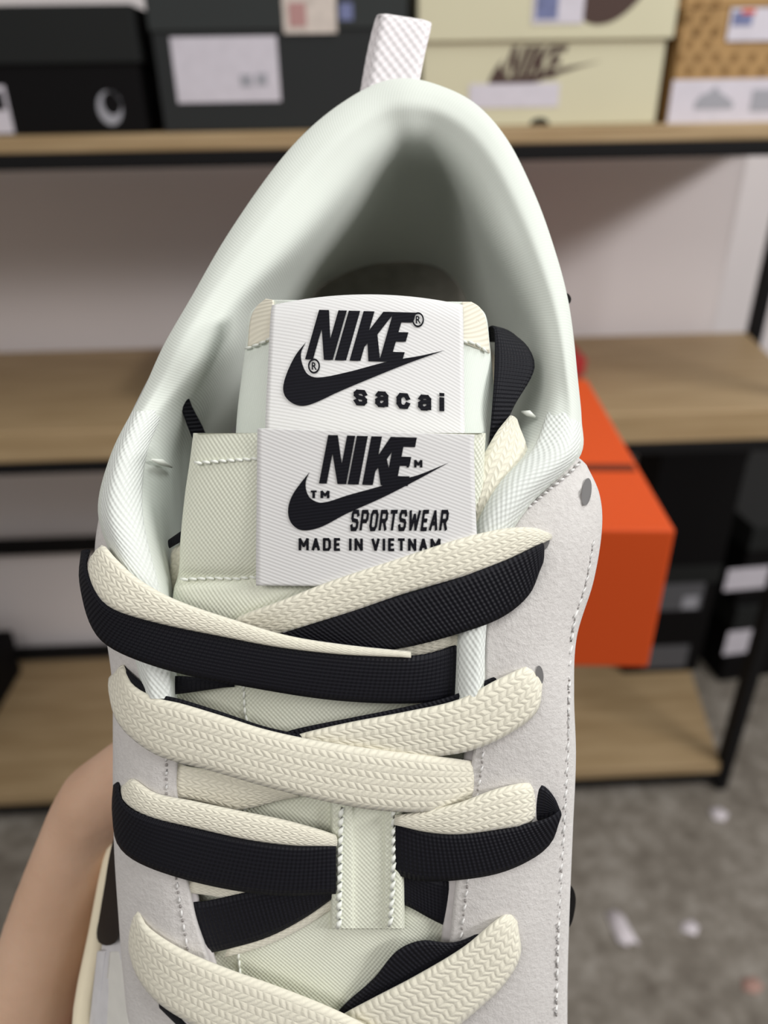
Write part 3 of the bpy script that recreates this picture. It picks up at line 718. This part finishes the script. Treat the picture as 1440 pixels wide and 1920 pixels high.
# --- toe box (runs on below the frame)
toe = []
for s_, hh in ((22.3, 2.7), (23.1, 3.0), (24, 3.1), (25.5, 2.8), (26.6, 2.2), (27.2, 1.2)):
    wl = lerp_tab(HWL, s_)-.35; wr = lerp_tab(HWR, s_)-.35; c = cxs(s_)
    toe.append([L(c-wl*cos(a) if cos(a) > 0 else c-wr*cos(a), s_, .5+(hh-.5)*sin(a)**.8 if sin(a) > 0 else .5) for a in [pi*k/10 for k in range(11)]])
grid('toe_box', toe, 40, 40, MAT['quarter_light'], sneaker, flip=True)
# --- strips and black mark on the left wall near the frame's lower left
def wallpt(px, py, off=.05):
    best = None
    for row in PW:
        for p in row:
            r = p-CAM; z = r.dot(CF); x = 720+r.dot(CR)/z*FPX; y = 960-r.dot(CU)/z*FPX; dd = (x-px)**2+(y-py)**2
            if best is None or dd < best[0]: best = (dd, z*100)
    return best[1]-off
def plane_fit(x0, x1, y0, y1):
    A = Matrix(((0,)*3,)*3); b = Vector((0, 0, 0))
    for row in PW:
        for p in row:
            r = p-CAM; z = r.dot(CF); x = 720+r.dot(CR)/z*FPX; y = 960-r.dot(CU)/z*FPX
            if x0 < x < x1 and y0 < y < y1:
                q = Vector((1, (x-200)/50, (y-1650)/100))
                for i in range(3):
                    for j in range(3): A[i][j] += q[i]*q[j]
                    b[i] += q[i]*z*100
    c = A.inverted() @ b
    return lambda x, y: c[0]+c[1]*(x-200)/50+c[2]*(y-1650)/100
def strip(name, left, right, mat, off=.08, th=.12):
    pf = plane_fit(150, 250, 1740, 2000)
    st_ = [[S(a[0], a[1], pf(a[0], a[1])-off), S((a[0]+b[0])/2, (a[1]+b[1])/2, pf((a[0]+b[0])/2, (a[1]+b[1])/2)-off-.03), S(b[0], b[1], pf(b[0], b[1])-off)] for a, b in zip(left, right)]
    return grid(name, st_, 30, 9, mat, sneaker, thick=th, flip=True)[0]
strip('side_panel', [(206, 1784), (200, 1840), (192, 1930), (186, 2000)], [(230, 1784), (236, 1840), (243, 1930), (252, 2000)], MAT['quarter_light'])
strip('side_trim', [(182, 1784), (176, 1840), (166, 1930), (158, 2000)], [(197, 1784), (190, 1840), (181, 1930), (174, 2000)], MAT['quarter'], .10)
def blob_px(name, poly, dep, th, mat):
    pts = spoly([(*poly[0], 1)]+poly[1:]); tri = tess(pts); n = len(pts)
    a = [S(x, y, dep(x, y)) for x, y in pts]; b = [S(x, y, dep(x, y)+th) for x, y in pts]
    f = tri+[tuple(i+n for i in t)[::-1] for t in tri]+[(i, (i+1) % n, n+(i+1) % n, n+i) for i in range(n)]
    return mk(name, a+b, f, mat, sneaker, smooth=False)
pf = plane_fit(170, 240, 1540, 1820)
blob_px('side_mark', [(222, 1540), (206, 1600), (196, 1660), (186, 1720), (181, 1752), (186, 1768), (202, 1773), (217, 1766), (223, 1748), (224, 1680)], lambda x, y: pf(x, y)-.42, .6, MAT['swoosh'])
blob_px('side_mark', [(1058, 1655), (1072, 1662), (1079, 1680), (1078, 1705), (1070, 1735), (1058, 1745)], lambda x, y: 17.2, .4, MAT['swoosh'])
blob_px('side_mark', [(1058, 548), (1066, 551), (1071, 560), (1068, 569), (1058, 572)], lambda x, y: 17.0, .3, MAT['swoosh'])
# --- tongues
def ft_dep(px, py):            # front tongue depth
    c = lerp_tab([(800, 13.92), (870, 13.98), (960, 14.14), (1050, 14.38), (1084, 14.62), (1100, 14.52), (1150, 14.55), (1220, 14.85), (1300, 15.15), (1500, 15.55), (1700, 15.88), (1900, 16.3), (2000, 16.5)], py)
    return c+.42*((px-630)/270)**2
def lab1(px, py): return 13.76+.14*((px-685)/200)**2+.42*((py-810)/290)+.10*((py-810)/290)**2
def lab2(px, py): return 14.62+.13*((px-690)/180)**2-.10*((py-560)/250)+.35*max(0, (585-py)/33)**2*.3
TL = [(368, 812), (362, 860), (352, 930), (344, 1010), (342, 1060), (338, 1084), (331, 1108), (328, 1160), (325, 1300), (330, 1400), (335, 1500), (345, 1600), (358, 1700), (385, 1800), (400, 1900), (420, 1990)]
TR = [(905, 812), (903, 860), (900, 930), (893, 1010), (885, 1060), (880, 1084), (878, 1108), (875, 1160), (868, 1300), (868, 1400), (868, 1500), (865, 1600), (858, 1700), (850, 1800), (845, 1900), (835, 1990)]
st_ = []
for (a, ya), (b, yb) in zip(TL, TR):
    row = [S(a+3, ya, ft_dep(a, ya)+.5)]
    for k in range(7):
        q = k/6; x = a+(b-a)*q; row.append(S(x, ya, ft_dep(x, ya)+(.10 if k in (0, 6) else 0)))
    row.append(S(b-3, yb, ft_dep(b, yb)+.5)); st_.append(row)
tongue, PT = grid('tongue', st_, 130, 60, MAT['tongue'], sneaker, flip=True)
mb = MB()  # back face of the tongue top, gives it body
bk = [[S(x, y, ft_dep(x, y)+.34) for x in (372, 450, 540, 640, 740, 830, 902)] for y in (812, 860, 930, 1010, 1084)]
grid('tongue_back', bk, 20, 20, MAT['tongue'], sneaker)
hem = [[S(x, 812, ft_dep(x, 812)+e) for e in (-.01, .12, .25, .35)] for x in (369, 450, 540, 640, 740, 830, 905)]
grid('tongue_hem', hem, 30, 6, MAT['tongue'], sneaker)
stitches('tongue_stitching', [(372, 868), (420, 864), (482, 860)], ft_dep, 15, 14, MAT['wstitch'], .02, .00035, 2)
stitches('tongue_stitching', [(345, 1086), (400, 1084), (440, 1085), (482, 1083), (540, 1100)], ft_dep, 16, 14, MAT['wstitch'], .03, .00035, 1.5)
stitches('tongue_stitching', [(457, 1288), (460, 1340), (470, 1372)], ft_dep, 15, 14, MAT['wstitch'], .02, .0003, 1)
stitches('tongue_stitching', [(446, 1778), (450, 1830)], ft_dep, 15, 14, MAT['wstitch'], .02, .0003, 1)
def rt_dep(px, py): return 14.72+.75*((px-685)/235)**4+.10*((px-685)/235)**2-.10*((py-560)/250)
RT = [((500, 562), (880, 566)), ((472, 590), (906, 590)), ((466, 640), (914, 645)), ((458, 700), (921, 720)), ((448, 790), (922, 800)), ((444, 900), (922, 900)), ((444, 1000), (915, 1000))]
st_ = []
for (a, ya), (b, yb) in RT:
    row = [S(a+4, ya, rt_dep(a, ya)+.45)]
    for k in range(7): x = a+(b-a)*k/6; y = ya+(yb-ya)*k/6; row.append(S(x, y, rt_dep(x, y)))
    row.append(S(b-4, yb, rt_dep(b, yb)+.45)); st_.append(row)
grid('rear_tongue', st_, 60, 44, MAT['tongue_rear'], sneaker, thick=.25, flip=True)
for pts in ([((498, 560), (511, 562)), ((480, 576), (512, 578)), ((469, 600), (512, 605)), ((464, 650), (512, 636))], [((868, 566), (884, 566)), ((867, 580), (901, 578)), ((867, 605), (912, 605)), ((867, 640), (919, 662))]):
    st_ = [[S(a+(b-a)*k/4, ya+(yb-ya)*k/4, rt_dep(a+(b-a)*k/4, ya)-.06) for k in range(5)] for (a, ya), (b, yb) in pts]
    grid('tongue_binding', st_, 20, 12, MAT['binding'], sneaker, thick=.1, flip=True)
stitches('binding_stitching', [(466, 652), (485, 645), (508, 634)], lambda x, y: rt_dep(x, y)-.07, 14, 12, MAT['wstitch'], .03, .0003, 1)
stitches('binding_stitching', [(870, 640), (892, 645), (914, 660)], lambda x, y: rt_dep(x, y)-.07, 14, 12, MAT['wstitch'], .03, .0003, 1)
# --- labels with lettering
LA_ = [((483, 803), (890, 815)), ((482, 830), (889, 842)), ((481, 950), (892, 955)), ((480, 1040), (896, 1045)), ((480, 1098), (896, 1102))]
st_ = [[S(a+(b-a)*k/6, ya+(yb-ya)*k/6, lab1(a+(b-a)*k/6, ya)) for k in range(7)] for (a, ya), (b, yb) in LA_]
lb1, _ = grid('woven_label', st_, 30, 30, MAT['label'], sneaker, thick=.035, flip=True, uvswap=True)
tag(lb1, 'white satin label with black lettering, lower')
def lab2top(x): return 552+20*((x-690)/180)**2
LB_ = [(510, 868, 0), (508, 868, 12), (506, 869, 40), (502, 870, 120), (498, 871, 200), (497, 872, 262)]
st_ = [[S(a+(b-a)*k/8, lab2top(a+(b-a)*k/8)+dy*(1+(.03*k/8)), lab2(a+(b-a)*k/8, 552+dy)) for k in range(9)] for a, b, dy in LB_]
lb2, _ = grid('woven_label', st_, 30, 30, MAT['label'], sneaker, thick=.035, flip=True, uvswap=True)
tag(lb2, 'white satin label with black lettering, upper')
CRP = lambda x, y: (440+x/2.88, 530+y/2.88)
def refine(pts, tri, mx=9):
    """split long triangles so the lettering follows the label's curve"""
    pts = list(pts); tri = list(tri); 
    for _ in range(4):
        new = []; mid = {}; ch = False
        for t in tri:
            if len(t) != 3:
                for k in range(1, len(t)-1): new.append((t[0], t[k], t[k+1]))
                ch = True; continue
            e = [((pts[t[i]][0]-pts[t[(i+1) % 3]][0])**2+(pts[t[i]][1]-pts[t[(i+1) % 3]][1])**2, i) for i in range(3)]
            m, i = max(e)
            if m > mx*mx:
                a, b, c = t[i], t[(i+1) % 3], t[(i+2) % 3]; key = (min(a, b), max(a, b))
                if key not in mid:
                    mid[key] = len(pts); pts.append(((pts[a][0]+pts[b][0])/2, (pts[a][1]+pts[b][1])/2))
                q = mid[key]; new += [(a, q, c), (q, b, c)]; ch = True
            else: new.append(t)
        tri = new
        if not ch: break
    return pts, tri
def emb(mb, pts, tri, dep, off=.022):
    """pts in photo pixels -> raised thread on the label"""
    fl = []
    for t in tri:
        for k in range(1, len(t)-1):
            a, b, c = pts[t[0]], pts[t[k]], pts[t[k+1]]
            cr_ = (b[0]-a[0])*(c[1]-a[1])-(b[1]-a[1])*(c[0]-a[0])
            fl.append((t[0], t[k], t[k+1]) if cr_ < 0 else (t[0], t[k+1], t[k]))
    mb.add([S(x, y, dep(x, y)-off) for x, y in pts], fl, [(x/98, y/98) for x, y in pts])
def emb_nike(mb, x0, yb, hgt, shear, offs, dep, slope):
    for c, o in zip('NIKE', offs):
        p = [(x0+(x+o+shear*y)*hgt, yb-y*hgt+slope*(x+o)*hgt) for x, y in LET[c]]
        p = [CRP(*q) for q in p]; emb(mb, *refine(p, tess(p)), dep)
def emb_poly(mb, poly, dep, off=.022): p = [CRP(*q) for q in poly]; emb(mb, *refine(p, tess(p)), dep, off)
def emb_text(mb, body, x0, y0, x1, y1, slope, dep, bold=.02, shear=0, space=1.0):
    """box in crop pixels: y0 top, y1 bottom at the left; slope adds to y along x"""
    pts, fs = text2d(body, bold, shear, space)
    p = [CRP(x0+u*(x1-x0), y1+(y0-y1)*v+slope*u*(x1-x0)) for u, v in pts]; emb(mb, p, fs, dep)
def emb_stroke(mb, body, x0, y0, x1, y1, slope, dep, t, gap, shear=0):
    polys, W_ = stroke_polys(body, t, gap, shear); W_ += shear
    for k, q in enumerate(polys):
        p = [CRP(x0+u/W_*(x1-x0), y1+(y0-y1)*v+slope*u/W_*(x1-x0)) for u, v in q]; emb(mb, p, [(0, 1, 2, 3)], dep, .022+.0004*(k % 5))
def reg(mb, cx_, cy_, r, dep, rx=.95):
    n = 22; o = [CRP(cx_+r*rx*cos(2*pi*i/n), cy_+r*1.2*sin(2*pi*i/n)) for i in range(n)]; q = [CRP(cx_+r*.76*rx*cos(2*pi*i/n), cy_+r*.76*1.2*sin(2*pi*i/n)) for i in range(n)]
    emb(mb, o+q, [(i, (i+1) % n, n+(i+1) % n, n+i) for i in range(n)], dep)
    emb_text(mb, 'R', cx_-r*.36, cy_-r*.6, cx_+r*.44, cy_+r*.6, 0, dep, .02)
mb = MB()
emb_nike(mb, 380, 413, 267, .285, (0, .60, .90, 1.50), lab2, .03)
emb_poly(mb, SW, lab2, .019)
emb_stroke(mb, 'sacai', 642, 575, 1132, 660, .078, lab2, .26, .40)
reg(mb, 990, 200, 34, lab2); reg(mb, 428, 450, 34, lab2)
tag(mb.build('lettering', MAT['thread'], lb2), 'black woven lettering and check mark')
mb = MB()
emb_nike(mb, 455, 1084, 262, .19, (0, .59, .89, 1.37), lab1, .03)
SW2 = spoly([(1160, 970, 1), (1060, 1012), (980, 1042), (900, 1062), (800, 1095), (620, 1145), (470, 1188), (410, 1165), (386, 1120), (385, 1070), (405, 1022, 1),
             (350, 1090), (305, 1160), (288, 1230), (300, 1290), (340, 1330), (390, 1338), (470, 1318), (600, 1250), (800, 1160), (980, 1068)])
emb_poly(mb, SW2, lab1, .019)
emb_stroke(mb, 'SPORTSWEAR', 620, 1226, 1160, 1342, .0, lab1, .19, .14, .22)
emb_stroke(mb, 'MADE IN VIETNAM', 345, 1378, 1112, 1448, .004, lab1, .21, .22)
emb_stroke(mb, 'TM', 918, 956, 1014, 1000, 0, lab1, .24, .3); emb_stroke(mb, 'TM', 408, 1122, 512, 1166, 0, lab1, .24, .3)
tag(mb.build('lettering', MAT['thread'], lb1), 'black woven lettering and check mark')
# --- lace keeper strap on the tongue
kp = [[S(x, y, ft_dep(688, y)-.28+k) for x, k in ((618, .30), (621, .10), (628, 0), (658, .02), (666, .10), (690, .11), (716, .10), (724, .02), (748, 0), (757, .10), (759, .30))] for y in (1480, 1560, 1650, 1715, 1742)]
grid('lace_keeper', kp, 30, 50, MAT['tongue'], sneaker, thick=.06, flip=True)
stitches('keeper_stitching', [(640, 1522), (638, 1600), (636, 1738)], lambda x, y: ft_dep(688, y)-.28, 17, 18, MAT['wstitch'], .05, .0006, 3)
stitches('keeper_stitching', [(738, 1522), (738, 1620), (732, 1735)], lambda x, y: ft_dep(688, y)-.28, 17, 18, MAT['wstitch'], .05, .0005, 3)
# --- heel pull loop
mb = MB()
ribbon(mb, [S(*p) for p in [(684,190,18.1),(691,150,18.15),(701,90,18.25),(713,37,18.4),(713,28,18.55),(705,32,18.75),(689,95,18.95),(674,180,19.0)]],
       [S(*p) for p in [(778,190,18.1),(787,150,18.15),(797,100,18.25),(808,53,18.4),(808,43,18.55),(800,46,18.75),(785,100,18.95),(768,180,19.0)]], .09, 60, 9, .1)
mb.build('pull_loop', MAT['web'], sneaker)
# --- black tapes inside the collar
for A, B, th in (([(916,640,16.9),(915,616,16.4),(926,618,15.9),(927,690,15.4),(923,760,15.2),(915,850,15.4)], [(930,640,17.2),(934,616,16.7),(985,645,16.0),(1002,690,15.75),(962,765,15.4),(925,850,15.5)], .08),
                 ([(341,738,16.0),(338,757,16.1),(352,800,16.3),(372,850,16.6)], [(352,735,16.1),(358,757,16.2),(380,800,16.5),(400,850,16.8)], .06),
                 ([(316,1012,15.5),(345,992,15.4),(372,975,15.4)], [(318,1028,15.5),(350,1010,15.4),(372,1000,15.4)], .08)):
    mb = MB(); ribbon(mb, [S(*p) for p in A], [S(*p) for p in B], th); mb.build('inner_tape', MAT['black'], sneaker)
# --- laces: base depth of the lace layer
def LD(y): return lerp_tab([(780, 14.6), (1000, 14.15), (1100, 14.28), (1200, 14.5), (1300, 14.68), (1420, 14.92), (1560, 15.2), (1700, 15.48), (1900, 15.98), (2000, 16.2)], y)
cl = MB(); bl = MB()
def rb(mb, A, B, off=0, th=.13, bulge=.5):
    ribbon(mb, [S(p[0], p[1], LD(p[1])+off+(p[2] if len(p) > 2 else 0)) for p in A], [S(p[0], p[1], LD(p[1])+off+(p[2] if len(p) > 2 else 0)) for p in B], th, 0, 9, bulge)
# row 1
rb(cl, [(430,1172,.3),(450,1156,.2),(520,1129,.0),(620,1090,-.05),(740,1050,-.05),(850,1014,-.02),(940,992,.12),(1000,989,.28),(1030,1000,.55)],
   [(470,1215,.3),(510,1194,.2),(570,1174,.0),(660,1146,-.05),(760,1112,-.05),(860,1083,-.02),(940,1056,.12),(1000,1028,.28),(1030,1012,.55)], 0, .15)
rb(bl, [(470,1205,.35),(515,1188,.22),(600,1163,.08),(700,1132,.02),(850,1086,.05),(950,1050,.15),(1005,1024,.26),(1018,1018,.4)],
   [(560,1240,.35),(620,1228,.25),(700,1222,.10),(770,1212,.05),(860,1188,.08),(940,1158,.18),(992,1115,.28),(1016,1060,.36)], -.07, .10)
rb(cl, [(640,1225,.25),(720,1217,.22),(790,1205,.2),(860,1184,.25),(880,1178,.4)], [(640,1250,.3),(720,1242,.25),(790,1232,.25),(860,1215,.3),(880,1205,.45)], .12, .12)
rb(bl, [(168,1030,.85),(160,1060,.60),(176,1105,.30),(205,1138,.08),(300,1166,-.08),(400,1188,-.15),(520,1210,-.18),(640,1224,-.12),(740,1230,-.05),(800,1226,.05),(880,1200,.5)],
   [(153,1035,1.0),(150,1090,.85),(165,1160,.50),(192,1203,.25),(250,1235,.02),(350,1266,-.08),(480,1291,-.12),(600,1310,-.08),(700,1318,-.02),(790,1318,.08),(880,1308,.5)], -.0, .10)
rb(cl, [(180,1042,.85),(192,1022,.55),(214,1045,.30),(258,1085,.05),(330,1125,-.12),(450,1166,-.20),(540,1192,-.20),(640,1208,-.16),(770,1222,-.05)],
   [(170,1052,.85),(168,1080,.55),(182,1115,.28),(215,1143,.03),(300,1169,-.16),(420,1194,-.24),(520,1213,-.24),(640,1227,-.20),(770,1233,-.05)], -.02, .15)
rb(bl, [(325,1268,.25),(345,1268,.2),(400,1275,.2),(440,1283,.25)], [(325,1302,.3),(345,1300,.25),(400,1292,.22),(440,1286,.28)], .35, .09)   # under tongue side
# row 2
rb(bl, [(232,1246,.75),(244,1262,.42),(290,1298,.15),(340,1312,.02),(420,1337,-.02),(500,1364,0),(600,1385,.05)], [(225,1262,.85),(240,1284,.5),(288,1318,.22),(340,1330,.1),(420,1356,.05),(500,1380,.07),(600,1400,.12)], .05, .09)
rb(bl, [(520,1378,.1),(560,1366,.05),(660,1346,.0),(760,1326,-.02),(850,1304,.02),(920,1272,.1),(985,1244,.4)], [(540,1395,.18),(600,1385,.12),(700,1366,.07),(780,1348,.05),(860,1325,.1),(930,1290,.18),(1000,1258,.5)], .08, .09)
rb(cl, [(540,1384,.15),(580,1372,.05),(660,1354,-.02),(760,1335,-.06),(860,1312,-.06),(930,1276,.02),(985,1250,.18),(1004,1243,.55)],
   [(620,1430,.15),(680,1428,.05),(740,1424,-.02),(800,1420,-.06),(880,1408,-.06),(955,1376,.02),(1008,1332,.10),(1017,1275,.25)], 0, .15)
rb(cl, [(222,1262,.95),(230,1246,.70),(246,1282,.35),(290,1308,.12),(340,1320,-.02),(420,1344,-.12),(500,1369,-.17),(600,1390,-.19),(740,1410,-.17),(830,1420,-.05),(890,1428,.28)],
   [(206,1275,1.2),(205,1300,1.05),(216,1345,.70),(245,1382,.38),(300,1418,.12),(400,1446,-.08),(500,1475,-.17),(600,1500,-.19),(700,1518,-.17),(800,1522,-.04),(892,1505,.30)], 0, .15)
# row 3
rb(cl, [(322,1425,.42),(345,1436,.35),(420,1448,.32),(500,1474,.28),(560,1490,.3)], [(322,1496,.42),(350,1498,.38),(400,1510,.36),(445,1520,.36),(560,1490,.42)], 0, .13)
rb(bl, [(226,1456,.95),(222,1480,.65),(232,1506,.42),(262,1526,.18),(350,1549,.04),(470,1574,-.02),(560,1584,0),(630,1580,.12)],
   [(214,1470,1.15),(211,1530,.95),(219,1580,.65),(250,1612,.35),(320,1641,.13),(420,1666,.06),(520,1679,.05),(630,1676,.12)], -.02, .10)
rb(cl, [(240,1470,.75),(248,1460,.5),(290,1487,.22),(360,1502,.04),(450,1521,-.05),(530,1537,-.04),(600,1556,.0),(630,1566,.15)],
   [(228,1480,.85),(234,1504,.55),(275,1529,.2),(370,1553,.0),(470,1575,-.08),(550,1585,-.06),(600,1586,.0),(630,1586,.15)], -.04, .15)
rb(bl, [(355,1692,.35),(385,1690,.28),(470,1672,.15),(560,1658,.12),(630,1640,.15)], [(385,1788,.42),(420,1781,.32),(500,1758,.22),(570,1722,.18),(630,1680,.18)], .08, .10)
rb(cl, [(330,1650,.42),(400,1655,.32),(470,1668,.3),(540,1690,.3)], [(340,1672,.45),(400,1680,.38),(440,1690,.4),(540,1710,.4)], .02, .12)
rb(cl, [(430,1770,.40),(500,1750,.33),(570,1715,.30),(630,1672,.28)], [(420,1796,.42),(500,1772,.36),(570,1738,.33),(630,1700,.32)], .05, .10)
rb(bl, [(742,1536,.15),(800,1556,.05),(860,1562,0),(950,1552,.02),(1008,1540,.04),(1035,1530,.06),(1050,1518,.14)],
   [(742,1640,.2),(790,1652,.1),(860,1650,.04),(940,1636,.06),(1005,1606,.12),(1036,1576,.14),(1051,1530,.14)], .0, .10)
rb(bl, [(994,1466,.32),(1020,1474,.26),(1040,1496,.2),(1051,1522,.16)], [(994,1545,.32),(1015,1541,.27),(1035,1534,.22),(1050,1528,.17)], .0, .08)
rb(cl, [(740,1530,.12),(800,1520,.03),(860,1506,-.03),(930,1480,.02),(985,1468,.16),(1004,1474,.5)], [(740,1546,.12),(800,1560,.03),(860,1564,-.05),(940,1554,.0),(985,1546,.14),(1006,1536,.5)], -.05, .15)
rb(bl, [(742,1610,.3),(790,1640,.35),(850,1655,.45),(890,1660,.6)], [(742,1690,.3),(770,1702,.35),(810,1724,.45),(890,1762,.6)], .02, .10)
# row 4
rb(bl, [(610,1925,.28),(650,1880,.15),(700,1836,.05),(745,1783,0),(790,1764,.0),(850,1768,.05),(900,1748,.15),(950,1710,.5)], [(690,1950,.28),(720,1905,.2),(760,1870,.15),(800,1850,.12),(840,1832,.14),(880,1806,.18),(920,1770,.25),(956,1730,.6)], .05, .10)
rb(cl, [(590,1945,.2),(640,1905,.08),(700,1872,-.04),(780,1830,-.08),(870,1776,-.05),(930,1726,.05),(954,1711,.25)], [(690,2010,.2),(760,1985,.08),(830,1945,-.04),(890,1898,-.06),(945,1846,.02),(976,1790,.10),(970,1730,.25)], 0, .15)
rb(cl, [(252,1728,.9),(258,1708,.62),(276,1738,.35),(340,1780,.08),(430,1818,-.08),(520,1850,-.18),(620,1890,-.24),(700,1930,-.2),(780,1980,0)],
   [(244,1742,1.05),(244,1790,.85),(258,1832,.58),(292,1876,.28),(350,1915,.0),(430,1955,-.12),(520,1990,-.18),(600,2020,-.18),(700,2060,0)], 0, .15)
rb(bl, [(300,1870,.35),(330,1898,.28),(380,1940,.2)], [(300,1890,.4),(320,1910,.35),(360,1950,.3)], .05, .09)
# loose cream end by the right collar and a turn behind the left collar
rb(cl, [(955,780,.75),(930,812,.5),(900,870,.32),(886,930,.35),(884,990,.5)], [(970,790,.75),(990,850,.6),(978,905,.5),(945,960,.5),(905,1010,.6)], 0, .14)
rb(cl, [(322,1030,1.45),(350,1012,1.35),(372,1005,1.35)], [(322,1120,1.5),(350,1110,1.4),(372,1100,1.35)], 0, .13)
cream_lace = tag(cl.build('cream_lace', MAT['cream'], sneaker), 'cream braided flat lace')
black_lace = tag(bl.build('black_lace', MAT['black'], sneaker), 'black ribbed flat lace')
# ================================================================== HAND
def ico(c, r, sub=2):
    bm = bmesh.new(); bmesh.ops.create_icosphere(bm, subdivisions=sub, radius=r); v = [c+x.co for x in bm.verts]; bm.verts.index_update()
    f = [tuple(q.index for q in fc.verts) for fc in bm.faces]; bm.free(); return v, f
hb = MB()
def chain(pts):
    """pts: (world Vector, radius m); tapered capsules"""
    dense = []
    for (a, ra), (b, rb_) in zip(pts, pts[1:]):
        n = max(2, int((b-a).length/(min(ra, rb_)*.22)))
        for i in range(n): dense.append((a.lerp(b, i/n), ra+(rb_-ra)*i/n))
    dense.append(pts[-1])
    for c, r in dense: hb.add(*ico(c, r, 2))
cm = .01
TH = [(S(-160,2300,24.5), 2.4*cm), (S(-40,2090,22.8), 1.85*cm), (S(45,1900,21.6), 1.38*cm), (S(104,1700,20.8), 1.18*cm), (S(162,1550,20.2), 1.12*cm), (S(186,1500,19.8), 1.08*cm), (S(262,1425,19.3), .82*cm), (S(295,1395,19.2), .66*cm)]
chain(TH)
wrist = S(-220, 2420, 25); elbow = S(-900, 4200, 36)
chain([(elbow, 4.2*cm), (S(-420, 2900, 28), 3.2*cm), (wrist, 2.7*cm)])
for k, (s0, s1, tipx, tips, hh) in enumerate([(15.0, 12.6, 3.3, 12.0, .6), (17.3, 15.6, 3.75, 15.2, 1.0), (19.4, 18.4, 3.8, 18.2, 1.2), (21.3, 21.4, 3.85, 21.55, 1.15)]):
    sc = (1.0, 1.03, .98, .86)[k]
    kn = L(-2.2, s0+.8, -4.4)
    chain([(wrist.lerp(kn, .15), 2.0*cm), (wrist.lerp(kn, .6), 1.6*cm), (kn, 1.25*cm)])
    ed = cxs(s1)+lerp_tab(HWR, s1)
    chain([(kn, 1.15*cm*sc), (L(1.2, (s0+s1)/2, -4.2), .98*cm*sc), (L(ed-.6, s1, -3.9), .95*cm*sc), (L(ed+.75, s1, -2.2), .88*cm*sc), (L(ed+.85, tips, -.6), .82*cm*sc), (L(max(tipx, ed+.6) if k < 3 else tipx, tips, hh-.4), .74*cm*sc), (L((tipx if k == 3 else ed+.45), tips+.1, hh+.2), .60*cm*sc)])
hand = hb.build('person', MAT['skin'], None, True, loc=S(-100, 2300, 25))
rm = hand.modifiers.new('one_skin', 'REMESH'); rm.mode = 'VOXEL'; rm.voxel_size = .0016; rm.use_smooth_shade = True
sm = hand.modifiers.new('soft', 'SMOOTH'); sm.factor = .5; sm.iterations = 8
tag(hand, 'bare left hand and forearm holding the sneaker from below', 'person')
# thumb nail
